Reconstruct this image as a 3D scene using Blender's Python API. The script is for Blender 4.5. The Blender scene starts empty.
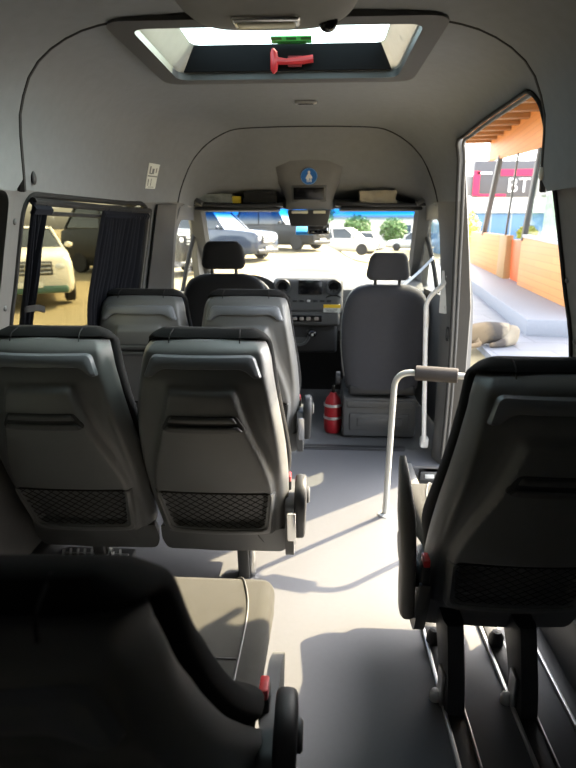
import bpy, bmesh, math, random
from mathutils import Vector, Matrix, Euler
from mathutils.geometry import delaunay_2d_cdt

random.seed(7)
SC = bpy.context.scene
COL = SC.collection
PI = math.pi
R = math.radians

# ---------------------------------------------------------------- camera, sky, sun, exposure
cam_d = bpy.data.cameras.new('camera')
cam = bpy.data.objects.new('camera', cam_d)
COL.objects.link(cam)
cam.location = (0.08, 0.0, 1.38)
cam.rotation_euler = (R(90 - 15.7), 0, R(3.1))
cam_d.sensor_fit = 'VERTICAL'
cam_d.sensor_height = 36
cam_d.lens = 26.0
cam_d.clip_start = 0.02
cam_d.clip_end = 500
cam_d.dof.use_dof = True
cam_d.dof.focus_distance = 1.9
cam_d.dof.aperture_fstop = 4.5
SC.camera = cam

world = bpy.data.worlds.new('sky')
SC.world = world
world.use_nodes = True
wn = world.node_tree
wn.nodes.clear()
wo = wn.nodes.new('ShaderNodeOutputWorld')
wb = wn.nodes.new('ShaderNodeBackground')
sky = wn.nodes.new('ShaderNodeTexSky')
sky.sky_type = 'NISHITA'
sky.sun_disc = False
sky.sun_elevation = R(42)
sky.sun_rotation = R(51)
sky.dust_density = 4.0
sky.air_density = 1.2
wb.inputs['Strength'].default_value = 0.46
hs = wn.nodes.new('ShaderNodeHueSaturation')       # milky, hazy sky
hs.inputs['Saturation'].default_value = 0.35
wn.links.new(sky.outputs[0], hs.inputs['Color'])
wn.links.new(hs.outputs[0], wb.inputs['Color'])
wn.links.new(wb.outputs[0], wo.inputs['Surface'])

sun_d = bpy.data.lights.new('sun', 'SUN')
sun_d.energy = 7.0
sun_d.angle = R(0.53)
sun_d.color = (1.0, 0.82, 0.52)
sun = bpy.data.objects.new('sun', sun_d)
COL.objects.link(sun)
SUN_AZ, SUN_EL = R(51), R(42)          # azimuth measured from straight ahead towards the right
sv = Vector((math.sin(SUN_AZ) * math.cos(SUN_EL), math.cos(SUN_AZ) * math.cos(SUN_EL), math.sin(SUN_EL)))
sun.rotation_euler = (-sv).to_track_quat('-Z', 'Y').to_euler()
sun.location = sv * 40

SC.view_settings.view_transform = 'Standard'
SC.view_settings.look = 'None'
SC.view_settings.gamma = 1
SC.view_settings.use_curve_mapping = False
SC.view_settings.exposure = 1.75

# ---------------------------------------------------------------- materials
MATS = {}


def mat(name, rgb, rough=0.6, metal=0.0, var=0.08, scale=30.0, bump=0.0, spec=0.5, rgb2=None, bscale=None, sheen=0.0):
    if name in MATS:
        return MATS[name]
    m = bpy.data.materials.new(name)
    m.use_nodes = True
    n, l = m.node_tree.nodes, m.node_tree.links
    b = n['Principled BSDF']
    b.inputs['Roughness'].default_value = rough
    b.inputs['Metallic'].default_value = metal
    b.inputs['Specular IOR Level'].default_value = spec
    if sheen:
        b.inputs['Sheen Weight'].default_value = sheen
    tc = n.new('ShaderNodeTexCoord')
    nz = n.new('ShaderNodeTexNoise')
    nz.inputs['Scale'].default_value = scale
    nz.inputs['Detail'].default_value = 4
    l.new(tc.outputs['Object'], nz.inputs['Vector'])
    mx = n.new('ShaderNodeMix')
    mx.data_type = 'RGBA'
    a = rgb2 if rgb2 else tuple(c * (1 - var) for c in rgb)
    c2 = rgb if rgb2 else tuple(min(1, c * (1 + var)) for c in rgb)
    mx.inputs['A'].default_value = (*a, 1)
    mx.inputs['B'].default_value = (*c2, 1)
    l.new(nz.outputs['Fac'], mx.inputs['Factor'])
    l.new(mx.outputs['Result'], b.inputs['Base Color'])
    if bump:
        bn = n.new('ShaderNodeBump')
        bn.inputs['Strength'].default_value = bump
        bn.inputs['Distance'].default_value = 0.002
        nb = n.new('ShaderNodeTexNoise')
        nb.inputs['Scale'].default_value = bscale or 400
        l.new(tc.outputs['Object'], nb.inputs['Vector'])
        l.new(nb.outputs['Fac'], bn.inputs['Height'])
        l.new(bn.outputs['Normal'], b.inputs['Normal'])
    MATS[name] = m
    return m


def glass(name, tint=(0.95, 0.97, 0.96), refl=0.06):
    m = bpy.data.materials.new(name)
    m.use_nodes = True
    n, l = m.node_tree.nodes, m.node_tree.links
    n.clear()
    o = n.new('ShaderNodeOutputMaterial')
    t = n.new('ShaderNodeBsdfTransparent')
    t.inputs['Color'].default_value = (*tint, 1)
    g = n.new('ShaderNodeBsdfGlossy')
    g.inputs['Roughness'].default_value = 0.02
    mx = n.new('ShaderNodeMixShader')
    lw = n.new('ShaderNodeLayerWeight')
    lw.inputs['Blend'].default_value = 0.5
    pw = n.new('ShaderNodeMath')
    pw.operation = 'POWER'
    pw.inputs[1].default_value = 4
    sc = n.new('ShaderNodeMath')
    sc.operation = 'MULTIPLY_ADD'
    sc.inputs[1].default_value = 0.35
    sc.inputs[2].default_value = refl * .4
    l.new(lw.outputs['Facing'], pw.inputs[0])
    l.new(pw.outputs[0], sc.inputs[0])
    l.new(sc.outputs[0], mx.inputs['Fac'])
    l.new(t.outputs[0], mx.inputs[1])
    l.new(g.outputs[0], mx.inputs[2])
    l.new(mx.outputs[0], o.inputs['Surface'])
    MATS[name] = m
    return m


def emis(name, rgb, s):
    m = bpy.data.materials.new(name)
    m.use_nodes = True
    b = m.node_tree.nodes['Principled BSDF']
    b.inputs['Base Color'].default_value = (*rgb, 1)
    b.inputs['Emission Color'].default_value = (*rgb, 1)
    b.inputs['Emission Strength'].default_value = s
    MATS[name] = m
    return m


def planks(name, c1, c2, sx, rot=0.0, mortar=(0.3, 0.15, 0.06), row=0.12, width=2.0, msize=0.01, axis='Y'):
    """horizontal boards / tiles from a brick pattern, laid in object space"""
    m = bpy.data.materials.new(name)
    m.use_nodes = True
    n, l = m.node_tree.nodes, m.node_tree.links
    b = n['Principled BSDF']
    b.inputs['Roughness'].default_value = 0.55
    tc = n.new('ShaderNodeTexCoord')
    sp = n.new('ShaderNodeSeparateXYZ')
    cb = n.new('ShaderNodeCombineXYZ')
    l.new(tc.outputs['Object'], sp.inputs[0])
    if axis == 'Y':
        l.new(sp.outputs['Y'], cb.inputs['X'])
        l.new(sp.outputs['Z'], cb.inputs['Y'])
    else:
        l.new(sp.outputs['X'], cb.inputs['X'])
        l.new(sp.outputs['Y'], cb.inputs['Y'])
    br = n.new('ShaderNodeTexBrick')
    br.inputs['Color1'].default_value = (*c1, 1)
    br.inputs['Color2'].default_value = (*c2, 1)
    br.inputs['Mortar'].default_value = (*mortar, 1)
    br.inputs['Scale'].default_value = sx
    br.inputs['Row Height'].default_value = row
    br.inputs['Brick Width'].default_value = width
    br.inputs['Mortar Size'].default_value = msize
    l.new(cb.outputs[0], br.inputs['Vector'])
    l.new(br.outputs['Color'], b.inputs['Base Color'])
    MATS[name] = m
    return m


# ---------------------------------------------------------------- mesh helpers
def tag(o, label=None, cat=None, group=None, kind=None):
    if label:
        o['label'] = label
    if cat:
        o['category'] = cat
    if group:
        o['group'] = group
    if kind:
        o['kind'] = kind
    return o


def obj(name, bm, m, parent=None, sharp=35, keep_normals=False):
    if not keep_normals:
        bmesh.ops.recalc_face_normals(bm, faces=bm.faces)
    for f in bm.faces:
        f.smooth = True
    me = bpy.data.meshes.new(name)
    bm.to_mesh(me)
    bm.free()
    me.set_sharp_from_angle(angle=R(sharp))
    if isinstance(m, (list, tuple)):
        for x in m:
            me.materials.append(x)
    else:
        me.materials.append(m)
    o = bpy.data.objects.new(name, me)
    COL.objects.link(o)
    if parent:
        o.parent = parent
    return o


def struct(name, bm, m, **k):
    return tag(obj(name, bm, m, **k), kind='structure')


def thing(name, label, cat, loc=(0, 0, 0), rz=0.0, group=None):
    o = bpy.data.objects.new(name, None)
    o.empty_display_size = 0.05
    COL.objects.link(o)
    o.location = loc
    o.rotation_euler = (0, 0, rz)
    return tag(o, label, cat, group)


def dup(root, loc=None, rz=None, label=None):
    r = root.copy()
    COL.objects.link(r)
    if loc is not None:
        r.location = loc
    if rz is not None:
        r.rotation_euler = (0, 0, rz)
    if label:
        r['label'] = label
    for ch in list(root.children):
        c = ch.copy()
        COL.objects.link(c)
        c.parent = r
        for g in list(ch.children):
            d = g.copy()
            COL.objects.link(d)
            d.parent = c
    return r


def B():
    return bmesh.new()


def add_box(bm, c, s, bev=0.0, seg=2, rot=None, taper=None):
    """box of full size s centred at c, bevelled; taper=(tx,ty) shrinks the top"""
    t = bmesh.new()
    bmesh.ops.create_cube(t, size=1)
    for v in t.verts:
        v.co = Vector((v.co.x * s[0], v.co.y * s[1], v.co.z * s[2]))
        if taper and v.co.z > 0:
            v.co.x *= taper[0]
            v.co.y *= taper[1]
    if bev:
        bmesh.ops.bevel(t, geom=t.edges[:], offset=bev, segments=seg, profile=0.5, affect='EDGES')
    M = Matrix.Translation(c)
    if rot:
        M = M @ Euler(rot).to_matrix().to_4x4()
    t.transform(M)
    merge(bm, t)
    return bm


def merge(bm, t):
    me = bpy.data.meshes.new('tmp')
    t.to_mesh(me)
    t.free()
    bm.from_mesh(me)
    bpy.data.meshes.remove(me)


def add_hull(bm, pts, bev=0.0, seg=2):
    """closed solid from 8 points: bottom ring of 4 and top ring of 4"""
    t = bmesh.new()
    v = [t.verts.new(p) for p in pts]
    for f in ((3, 2, 1, 0), (4, 5, 6, 7), (0, 1, 5, 4), (1, 2, 6, 5), (2, 3, 7, 6), (3, 0, 4, 7)):
        t.faces.new([v[i] for i in f])
    bmesh.ops.recalc_face_normals(t, faces=t.faces)
    if bev:
        bmesh.ops.bevel(t, geom=t.edges[:], offset=bev, segments=seg, profile=0.5, affect='EDGES')
    merge(bm, t)
    return bm


def add_loft(bm, rings, cap=True, close=True):
    vs = [[bm.verts.new(p) for p in r] for r in rings]
    n = len(vs[0])
    m = n if close else n - 1
    for a, b in zip(vs, vs[1:]):
        for i in range(m):
            j = (i + 1) % n
            bm.faces.new((a[i], a[j], b[j], b[i]))
    if cap and close:
        bm.faces.new(vs[0][::-1])
        bm.faces.new(vs[-1])
    return bm


def add_tube(bm, pts, r, seg=10, cap=True):
    pts = [Vector(p) for p in pts]
    rr = r if isinstance(r, (list, tuple)) else [r] * len(pts)
    rings = []
    up = None
    for i, p in enumerate(pts):
        t = (pts[min(i + 1, len(pts) - 1)] - pts[max(i - 1, 0)]).normalized()
        if up is None:
            up = Vector((0, 0, 1)) if abs(t.z) < 0.9 else Vector((0, 1, 0))
        u = (up - t * up.dot(t))
        if u.length < 1e-4:
            u = t.orthogonal()
        u.normalize()
        up = u
        w = t.cross(u)
        rings.append([p + (u * math.cos(2 * PI * k / seg) + w * math.sin(2 * PI * k / seg)) * rr[i] for k in range(seg)])
    return add_loft(bm, rings, cap)


def add_lathe(bm, prof, M=None, seg=24):
    """profile of (radius, height) about z, then moved by matrix M"""
    t = bmesh.new()
    rings = [[Vector((max(r, 1e-4) * math.cos(2 * PI * k / seg), max(r, 1e-4) * math.sin(2 * PI * k / seg), h)) for k in range(seg)] for r, h in prof]
    add_loft(t, rings)
    if M is not None:
        t.transform(M)
    merge(bm, t)
    return bm


def add_ell(bm, c, r, seg=20, rings=12, rot=None):
    t = bmesh.new()
    bmesh.ops.create_uvsphere(t, u_segments=seg, v_segments=rings, radius=1)
    M = Matrix.Translation(c)
    if rot:
        M = M @ Euler(rot).to_matrix().to_4x4()
    t.transform(M @ Matrix.Diagonal((*r, 1)))
    merge(bm, t)
    return bm


def smooth_path(pts, n=8):
    P = [Vector(p) for p in pts]
    out = []
    for i in range(len(P) - 1):
        a, b, c, d = P[max(i - 1, 0)], P[i], P[i + 1], P[min(i + 2, len(P) - 1)]
        for k in range(n):
            t = k / n
            out.append(0.5 * ((2 * b) + (c - a) * t + (2 * a - 5 * b + 4 * c - d) * t * t + (3 * b - a - 3 * c + d) * t ** 3))
    out.append(P[-1])
    return out


def bend_path(pts, rad, n=6):
    """polyline with rounded corners"""
    P = [Vector(p) for p in pts]
    out = [P[0]]
    for i in range(1, len(P) - 1):
        a = (P[i - 1] - P[i]).normalized()
        b = (P[i + 1] - P[i]).normalized()
        s, e = P[i] + a * rad, P[i] + b * rad
        for k in range(n + 1):
            t = k / n
            out.append(s * (1 - t) ** 2 + P[i] * 2 * t * (1 - t) + e * t * t)
    out.append(P[-1])
    return out


def tab(table, z):
    """smooth interpolation of a table of (z, value...) sorted by z"""
    if z <= table[0][0]:
        return table[0][1:] if len(table[0]) > 2 else table[0][1]
    if z >= table[-1][0]:
        return table[-1][1:] if len(table[-1]) > 2 else table[-1][1]
    for i in range(len(table) - 1):
        if table[i][0] <= z <= table[i + 1][0]:
            break
    a, b, c, d = table[max(i - 1, 0)], table[i], table[i + 1], table[min(i + 2, len(table) - 1)]
    h = c[0] - b[0]
    t = (z - b[0]) / h
    res = []
    for k in range(1, len(b)):
        m0 = (c[k] - a[k]) / max(c[0] - a[0], 1e-6) * h
        m1 = (d[k] - b[k]) / max(d[0] - b[0], 1e-6) * h
        res.append((2 * t ** 3 - 3 * t * t + 1) * b[k] + (t ** 3 - 2 * t * t + t) * m0 + (-2 * t ** 3 + 3 * t * t) * c[k] + (t ** 3 - t * t) * m1)
    return res if len(res) > 1 else res[0]


def S(x):
    x = max(0.0, min(1.0, x))
    return x * x * (3 - 2 * x)


def inside(p, poly):
    x, y = p
    c = False
    j = len(poly) - 1
    for i in range(len(poly)):
        xi, yi = poly[i]
        xj, yj = poly[j]
        if (yi > y) != (yj > y) and x < (xj - xi) * (y - yi) / (yj - yi) + xi:
            c = not c
        j = i
    return c


def dense(poly, step):
    out = []
    for i in range(len(poly)):
        a, b = Vector(poly[i]), Vector(poly[(i + 1) % len(poly)])
        n = max(1, int((b - a).length / step + 0.5))
        for k in range(n):
            out.append(tuple(a + (b - a) * (k / n)))
    return out


def round_poly(pts, rad, n=6):
    P = [Vector((p[0], p[1])) for p in pts]
    rr = rad if isinstance(rad, (list, tuple)) else [rad] * len(P)
    out = []
    for i in range(len(P)):
        a = (P[i - 1] - P[i])
        b = (P[(i + 1) % len(P)] - P[i])
        r = min(rr[i], a.length * 0.49, b.length * 0.49)
        if r <= 0:
            out.append(tuple(P[i]))
            continue
        s, e = P[i] + a.normalized() * r, P[i] + b.normalized() * r
        for k in range(n + 1):
            t = k / n
            out.append(tuple(s * (1 - t) ** 2 + P[i] * 2 * t * (1 - t) + e * t * t))
    return out


def rect(u0, v0, u1, v1):
    return [(u0, v0), (u1, v0), (u1, v1), (u0, v1)]


def panel(outline, holes, f, step=0.06, thick=0.0, out=None, bev=0.0):
    """sheet over a 2-D outline with holes, carried into space by f(u,v), thickened along the side that `out` points to"""
    ol = dense(outline, step)
    hs = [dense(h, step) for h in holes]
    vs, es = [], []
    for loop in [ol] + hs:
        b0 = len(vs)
        vs += [Vector(p) for p in loop]
        es += [(b0 + i, b0 + (i + 1) % len(loop)) for i in range(len(loop))]
    u0, u1 = min(p[0] for p in ol), max(p[0] for p in ol)
    v0, v1 = min(p[1] for p in ol), max(p[1] for p in ol)
    nu, nv = int((u1 - u0) / step), int((v1 - v0) / step)
    for i in range(1, nu):
        for j in range(1, nv):
            p = (u0 + (u1 - u0) * i / nu, v0 + (v1 - v0) * j / nv)
            if inside(p, ol) and not any(inside(p, h) for h in hs):
                if min((p[0] - q[0]) ** 2 + (p[1] - q[1]) ** 2 for l_ in [ol] + hs for q in l_) > (0.35 * step) ** 2:
                    vs.append(Vector(p))
    rv, re, rf, *_ = delaunay_2d_cdt(vs, es, [], 0, 1e-6)
    bm = bmesh.new()
    bv = [bm.verts.new(f(p[0], p[1])) for p in rv]
    for t in rf:
        c = ((rv[t[0]][0] + rv[t[1]][0] + rv[t[2]][0]) / 3, (rv[t[0]][1] + rv[t[1]][1] + rv[t[2]][1]) / 3)
        if inside(c, ol) and not any(inside(c, h) for h in hs):
            try:
                bm.faces.new([bv[i] for i in t])
            except ValueError:
                pass
    for v in [v for v in bm.verts if not v.link_faces]:
        bm.verts.remove(v)
    bm.normal_update()
    if out is not None:
        s = sum(fc.normal.dot(Vector(out(fc.calc_center_median()) if callable(out) else out)) * fc.calc_area() for fc in bm.faces)
        if s < 0:
            bmesh.ops.reverse_faces(bm, faces=bm.faces)
        bm.normal_update()
    if thick:
        nrm = {v: v.normal.copy() for v in bm.verts}
        base = list(bm.faces)
        bound = [e for e in bm.edges if e.is_boundary]
        new = {v: bm.verts.new(v.co + nrm[v] * thick) for v in list(bm.verts)}
        for e in bound:
            fc = e.link_faces[0]
            for l_ in fc.loops:
                if l_.edge == e:
                    a, b = l_.vert, l_.link_loop_next.vert
            bm.faces.new((b, a, new[a], new[b]))
        for fc in base:
            bm.faces.new([new[v] for v in fc.verts])
        bmesh.ops.reverse_faces(bm, faces=base)
    return bm


def edge_dist(p, poly):
    best = 1e9
    for i in range(len(poly)):
        ax, ay = poly[i]
        bx, by = poly[(i + 1) % len(poly)]
        dx, dy = bx - ax, by - ay
        t = max(0, min(1, ((p[0] - ax) * dx + (p[1] - ay) * dy) / max(dx * dx + dy * dy, 1e-12)))
        best = min(best, math.hypot(p[0] - ax - t * dx, p[1] - ay - t * dy))
    return best


def relief(outline, f, step=0.02, ew=0.006):
    """raised patch with rounded edges: f(u, v, k) gives the point for relief k from 0 (rim) to 1 (top)"""
    ol = dense(outline, step * .5)
    vs = [Vector(p) for p in ol]
    n0 = len(vs)
    es = [(i, (i + 1) % n0) for i in range(n0)]
    for q in (.4, 1.05):
        for i in range(n0):
            a, b = Vector(ol[i - 1]), Vector(ol[(i + 1) % n0])
            t = (b - a).normalized()
            for nx in (Vector((-t.y, t.x)), Vector((t.y, -t.x))):
                p = Vector(ol[i]) + nx * ew * q
                if inside(p, ol) and abs(edge_dist(p, ol) - ew * q) < ew * .1:
                    vs.append(p)
    us = [p[0] for p in ol]
    ws_ = [p[1] for p in ol]
    nu, nv = max(2, int((max(us) - min(us)) / step)), max(2, int((max(ws_) - min(ws_)) / step))
    for i in range(1, nu):
        for j in range(1, nv):
            p = (min(us) + (max(us) - min(us)) * i / nu, min(ws_) + (max(ws_) - min(ws_)) * j / nv)
            if inside(p, ol) and edge_dist(p, ol) > ew * 1.5:
                vs.append(Vector(p))
    rv, re_, rf, *_ = delaunay_2d_cdt(vs, es, [], 0, 1e-6)
    bm = bmesh.new()
    bv = []
    for p in rv:
        q = min(1, edge_dist(p, ol) / ew)
        bv.append(bm.verts.new(f(p[0], p[1], math.sqrt(max(0, 1 - (1 - q) ** 2)))))
    for t in rf:
        c = (sum(rv[i][0] for i in t) / 3, sum(rv[i][1] for i in t) / 3)
        if inside(c, ol):
            bm.faces.new([bv[i] for i in t])
    for v in [v for v in bm.verts if not v.link_faces]:
        bm.verts.remove(v)
    return bm


def text_bm(body, size, M, ext=0.002):
    cu = bpy.data.curves.new('txt', 'FONT')
    cu.body = body
    cu.size = size
    cu.extrude = ext
    cu.align_x = 'CENTER'
    cu.align_y = 'CENTER'
    o = bpy.data.objects.new('txt', cu)
    COL.objects.link(o)
    dg = bpy.context.evaluated_depsgraph_get()
    me = bpy.data.meshes.new_from_object(o.evaluated_get(dg))
    bpy.data.objects.remove(o)
    bm = bmesh.new()
    bm.from_mesh(me)
    bpy.data.meshes.remove(me)
    bm.transform(M)
    return bm


# ---------------------------------------------------------------- the palette
m_head = mat('headliner_grey', (0.19, 0.20, 0.213), 0.9, bump=0.25, bscale=500)
m_wallp = mat('wall_plastic', (0.13, 0.13, 0.13), 0.65, bump=0.15)
m_floor = mat('vinyl_floor', (0.110, 0.113, 0.124), 0.45, var=0.05, scale=60, bump=0.05, spec=0.35)
m_cabfloor = mat('rubber_cab_floor', (0.11, 0.115, 0.12), 0.7, bump=0.3)
m_dark = mat('dark_plastic', (0.022, 0.023, 0.026), 0.5, bump=0.12)
m_grey = mat('mid_grey_plastic', (0.08, 0.082, 0.085), 0.5, bump=0.12)
m_black = mat('black_gloss', (0.006, 0.006, 0.007), 0.2)
m_rubber = mat('black_rubber', (0.012, 0.012, 0.013), 0.8)
m_shell = mat('seat_shell_plastic', (0.145, 0.148, 0.150), 0.42, var=0.05, bump=0.15, bscale=700)
m_lip = mat('grip_strip_plastic', (0.17, 0.18, 0.20), 0.33, var=0.03)
m_fab = mat('black_seat_fabric', (0.014, 0.014, 0.015), 0.95, bump=0.5, bscale=900, spec=0.15, sheen=0.04)
m_cush = mat('grey_seat_fabric', (0.055, 0.054, 0.050), 0.95, bump=0.5, bscale=900, spec=0.2, sheen=0.1)
m_cabfab = mat('cab_seat_fabric', (0.052, 0.054, 0.064), 0.95, bump=0.5, bscale=900, spec=0.2, sheen=0.1)
m_net = mat('net_cord', (0.006, 0.006, 0.006), 0.9)
m_chrome = mat('brushed_steel', (0.75, 0.75, 0.74), 0.25, 1.0)
m_alu = mat('aluminium', (0.62, 0.62, 0.62), 0.4, 0.9)
m_silver = mat('silver_paint', (0.55, 0.56, 0.55), 0.35, 0.3)
m_white = mat('white_paint', (0.78, 0.79, 0.8), 0.4)
m_red = mat('red_plastic', (0.50, 0.025, 0.03), 0.4)
m_cream = mat('cream_plastic', (0.55, 0.50, 0.42), 0.5)

# ================================================================ the setting: the van's body
#  x to the right, y towards the windscreen, z up; the passenger floor is z = 0
PM = [(.980, 0), (.988, .45), (.968, .95), (.908, 1.22), (.84, 1.50), (.80, 1.70), (.765, 1.775), (.715, 1.84), (.62, 1.895), (.49, 1.928), (.25, 1.942), (0, 1.945)]
PA = [(.80, 0), (.80, .45), (.785, .95), (.765, 1.22), (.725, 1.52), (.66, 1.69), (.61, 1.765), (.545, 1.826), (.46, 1.875), (.375, 1.90), (.19, 1.908), (0, 1.91)]
NP = len(PM) - 1


def cshift(y):
    return -.035 + .045 * S((y - 2.3) / 1.2)


def cr(P, t):
    i = max(0, min(NP - 1, int(t)))
    f = t - i
    a, b, c, d = P[max(i - 1, 0)], P[i], P[i + 1], P[min(i + 2, NP)]
    return tuple(0.5 * ((2 * b[k]) + (c[k] - a[k]) * f + (2 * a[k] - 5 * b[k] + 4 * c[k] - d[k]) * f * f + (3 * b[k] - a[k] - 3 * c[k] + d[k]) * f ** 3) for k in (0, 1))


def prof(t, y):
    k = S((y - 2.78) / .5)
    a, b = cr(PM, t), cr(PA, t)
    x, z = a[0] * (1 - k) + b[0] * k, a[1] * (1 - k) + b[1] * k
    if y > 3.3:                                   # behind the arch the posts step back out to the cab doors
        q = S((y - 3.3) / .14)
        x += q * (a[0] + .02 - x) * (1 if t < 4 else 0)
    return x, z


# arc length along the main profile, so that the sheet is not stretched
ARC = [0.0]
for _i in range(NP * 10):
    p, q = cr(PM, _i / 10), cr(PM, (_i + 1) / 10)
    ARC.append(ARC[-1] + math.dist(p, q))
ATOT = ARC[-1]


def s2t(s):
    lo = 0
    for i in range(len(ARC) - 1):
        if ARC[i + 1] >= s:
            return (i + (s - ARC[i]) / max(ARC[i + 1] - ARC[i], 1e-9)) / 10
    return float(NP)


def z2s(z):
    for i in range(len(ARC) - 1):
        if cr(PM, (i + 1) / 10)[1] >= z:
            z0, z1 = cr(PM, i / 10)[1], cr(PM, (i + 1) / 10)[1]
            return ARC[i] + (ARC[i + 1] - ARC[i]) * (z - z0) / max(z1 - z0, 1e-9)
    return ATOT


def body(side):
    """(y, s) -> point on the inner skin, s measured up from the floor along the wall of that side and over the roof"""
    def f(y, s):
        if s <= ATOT:
            x, z = prof(s2t(s), y)
            return Vector((side * x + cshift(y), y, z))
        x, z = prof(s2t(2 * ATOT - s), y)
        return Vector((-side * x + cshift(y), y, z))
    return f


def outw(c):
    return Vector((c.x * 1.0, 0, (c.z - 1.0) * 1.0))


S15 = z2s(1.5)
Y0, Y1 = -1.3, 3.44
# left wall with its big window
WIN = round_poly([(1.86, z2s(.93)), (2.99, z2s(.93)), (2.99, z2s(1.50)), (1.85, z2s(1.488))], .09)
RWIN = round_poly([(.25, z2s(.95)), (1.55, z2s(.95)), (1.55, z2s(1.47)), (.25, z2s(1.47))], .09)
LWIN = round_poly([(.25, z2s(.95)), (1.765, z2s(.95)), (1.765, z2s(1.49)), (.25, z2s(1.49))], .05)
bm = panel(rect(Y0, 0, Y1, S15), [WIN, LWIN], body(-1), .08, .035, outw)
struct('wall_left', bm, m_wallp)
# right wall with the sliding door's opening
DOOR = round_poly([(1.86, -.05), (3.14, -.05), (3.12, z2s(1.1)), (3.02, z2s(1.5)), (2.90, z2s(1.785)), (1.90, z2s(1.79)), (1.885, z2s(1.66)), (1.845, z2s(1.50)), (1.86, z2s(1.1))], [0, 0, .2, .2, .06, .06, .1, .1, .2])
bm = panel(rect(Y0, 0, Y1, S15), [DOOR, RWIN], body(1), .08, .03, outw)
struct('wall_right', bm, m_wallp)
# roof lining, hole for the hatch
HX0, HX1, HY0, HY1 = -.475, .385, 1.66, 2.27


def sx(x, y):          # position over the roof (from the right side) of a given x
    best = min(range(0, 400), key=lambda i: abs(body(1)(y, S15 + (2 * ATOT - 2 * S15) * i / 399).x - x))
    return S15 + (2 * ATOT - 2 * S15) * best / 399


HATCH = round_poly([(HY0, sx(HX1, 1.9)), (HY1, sx(HX1, 1.9)), (HY1, sx(HX0, 1.9)), (HY0, sx(HX0, 1.9))], .06)
bm = panel(rect(Y0, S15, 3.26, 2 * ATOT - S15), [DOOR, HATCH], body(1), .07, .03, outw)
struct('ceiling', bm, m_head)

# rear roof lining section: a separate moulded cover that ends in a groove
def inset(d):
    def f(y, s):
        p = body(1)(y, s)
        c = Vector((cshift(y), y, 1.1))
        n = (c - p)
        n.y = 0
        return p + n.normalized() * d
    return f


def cover_edge(y, s):
    return s


SR = z2s(1.50)
edge = []
for k in range(41):
    a = SR + (2 * ATOT - 2 * SR) * k / 40
    w = abs(k / 20 - 1)
    edge.append((1.60 + (.22 if k <= 20 else .20) * w ** 1.5 + (.08 * w if k <= 20 else 0), a))
bm = panel([(Y0 + .02, SR), (edge[0][0] - .05, SR), (edge[0][0], SR + .05)] + edge[1:-1] + [(edge[-1][0], 2 * ATOT - SR - .05), (edge[-1][0] - .05, 2 * ATOT - SR), (Y0 + .02, 2 * ATOT - SR)], [], inset(.026), .07, .022, outw, .006)
struct('trim_1', bm, m_head)
tag(bpy.data.objects['trim_1'], 'rear section of the grey roof lining ending in a dark groove')
bm = B()
add_tube(bm, [inset(.016)(e[0] + .006, e[1]) for e in edge], .013, 6)
struct('trim_2', bm, m_rubber)

# groove along the arch over the cab
bm = B()
pts = []
for k in range(61):
    s = S15 + (2 * ATOT - 2 * S15) * k / 60
    pts.append(inset(.001)(3.255, s))
add_tube(bm, pts, .0045, 6)
struct('trim_3', bm, m_rubber)

# alcove of the cab roof behind the arch
KY = [(3.255, 1.0, 1.0), (3.29, .995, 1.003), (3.40, .80, 1.0), (3.50, .53, .995), (3.57, .34, .99), (3.63, .27, .985), (3.96, .12, .97)]


def alcove(y, s):
    t = s2t(s) if s <= ATOT else s2t(2 * ATOT - s)
    x, z = cr(PA, t)
    k, kx = tab([(a, b, c) for a, b, c in KY], y)
    sg = 1 if s <= ATOT else -1
    return Vector((sg * x * kx + .01, y, 1.50 + (z - 1.50) * k))


bm = panel(rect(3.255, S15, 3.96, 2 * ATOT - S15), [], alcove, .07, .03, outw)
struct('ceiling_cab', bm, m_head)

# floor with the step well, cab floor, sill strips
FX = .985
WELL = [(1.90, .655), (3.12, .655)]
bm = panel([(Y0, -FX - .02), (3.38, -FX - .02), (3.38, FX + .02), (3.12, FX + .02), (3.12, .655), (1.90, .655), (1.90, FX + .02), (Y0, FX + .02)], [], lambda a, b: Vector((b, a, 0)), .25, .06, (0, 0, -1))
struct('floor', bm, m_floor)
bm = B()
add_box(bm, (0, 4.18, -.045), (1.90, 1.52, .06))
struct('floor_cab', bm, m_cabfloor)
bm = B()
add_box(bm, (-.15, 3.40, -.008), (1.62, .055, .03), .006)
add_box(bm, (-.15, 3.355, .002), (1.6, .018, .006), .002)
struct('trim_4', bm, m_dark)
bm = B()
add_box(bm, (.805, 2.51, -.25), (.33, 1.26, .03))
add_box(bm, (.65, 2.51, -.13), (.02, 1.22, .21))
add_box(bm, (.805, 1.89, -.13), (.33, .02, .23))
add_box(bm, (.80, 3.13, -.13), (.32, .02, .23))
struct('floor_step', bm, m_dark)
bm = B()
add_box(bm, (.635, 2.52, .004), (.045, 1.24, .012), .003)
struct('trim_5', bm, m_alu)

# door rubber all round the opening
bm = B()
loop = [body(1)(a, b) + Vector((-.004, 0, 0)) for a, b in dense(DOOR, .05) if b > 0.02]
i0 = max(range(len(loop)), key=lambda i: (loop[i] - loop[i - 1]).length)
loop = loop[i0:] + loop[:i0]
add_tube(bm, loop, .007, 8)
struct('trim_6', bm, m_rubber)
# outer frame of the door opening
bm = B()
add_tube(bm, [p + Vector((.030, 0, 0)) for p in loop], .008, 8)
struct('trim_7', bm, m_grey)

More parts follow.
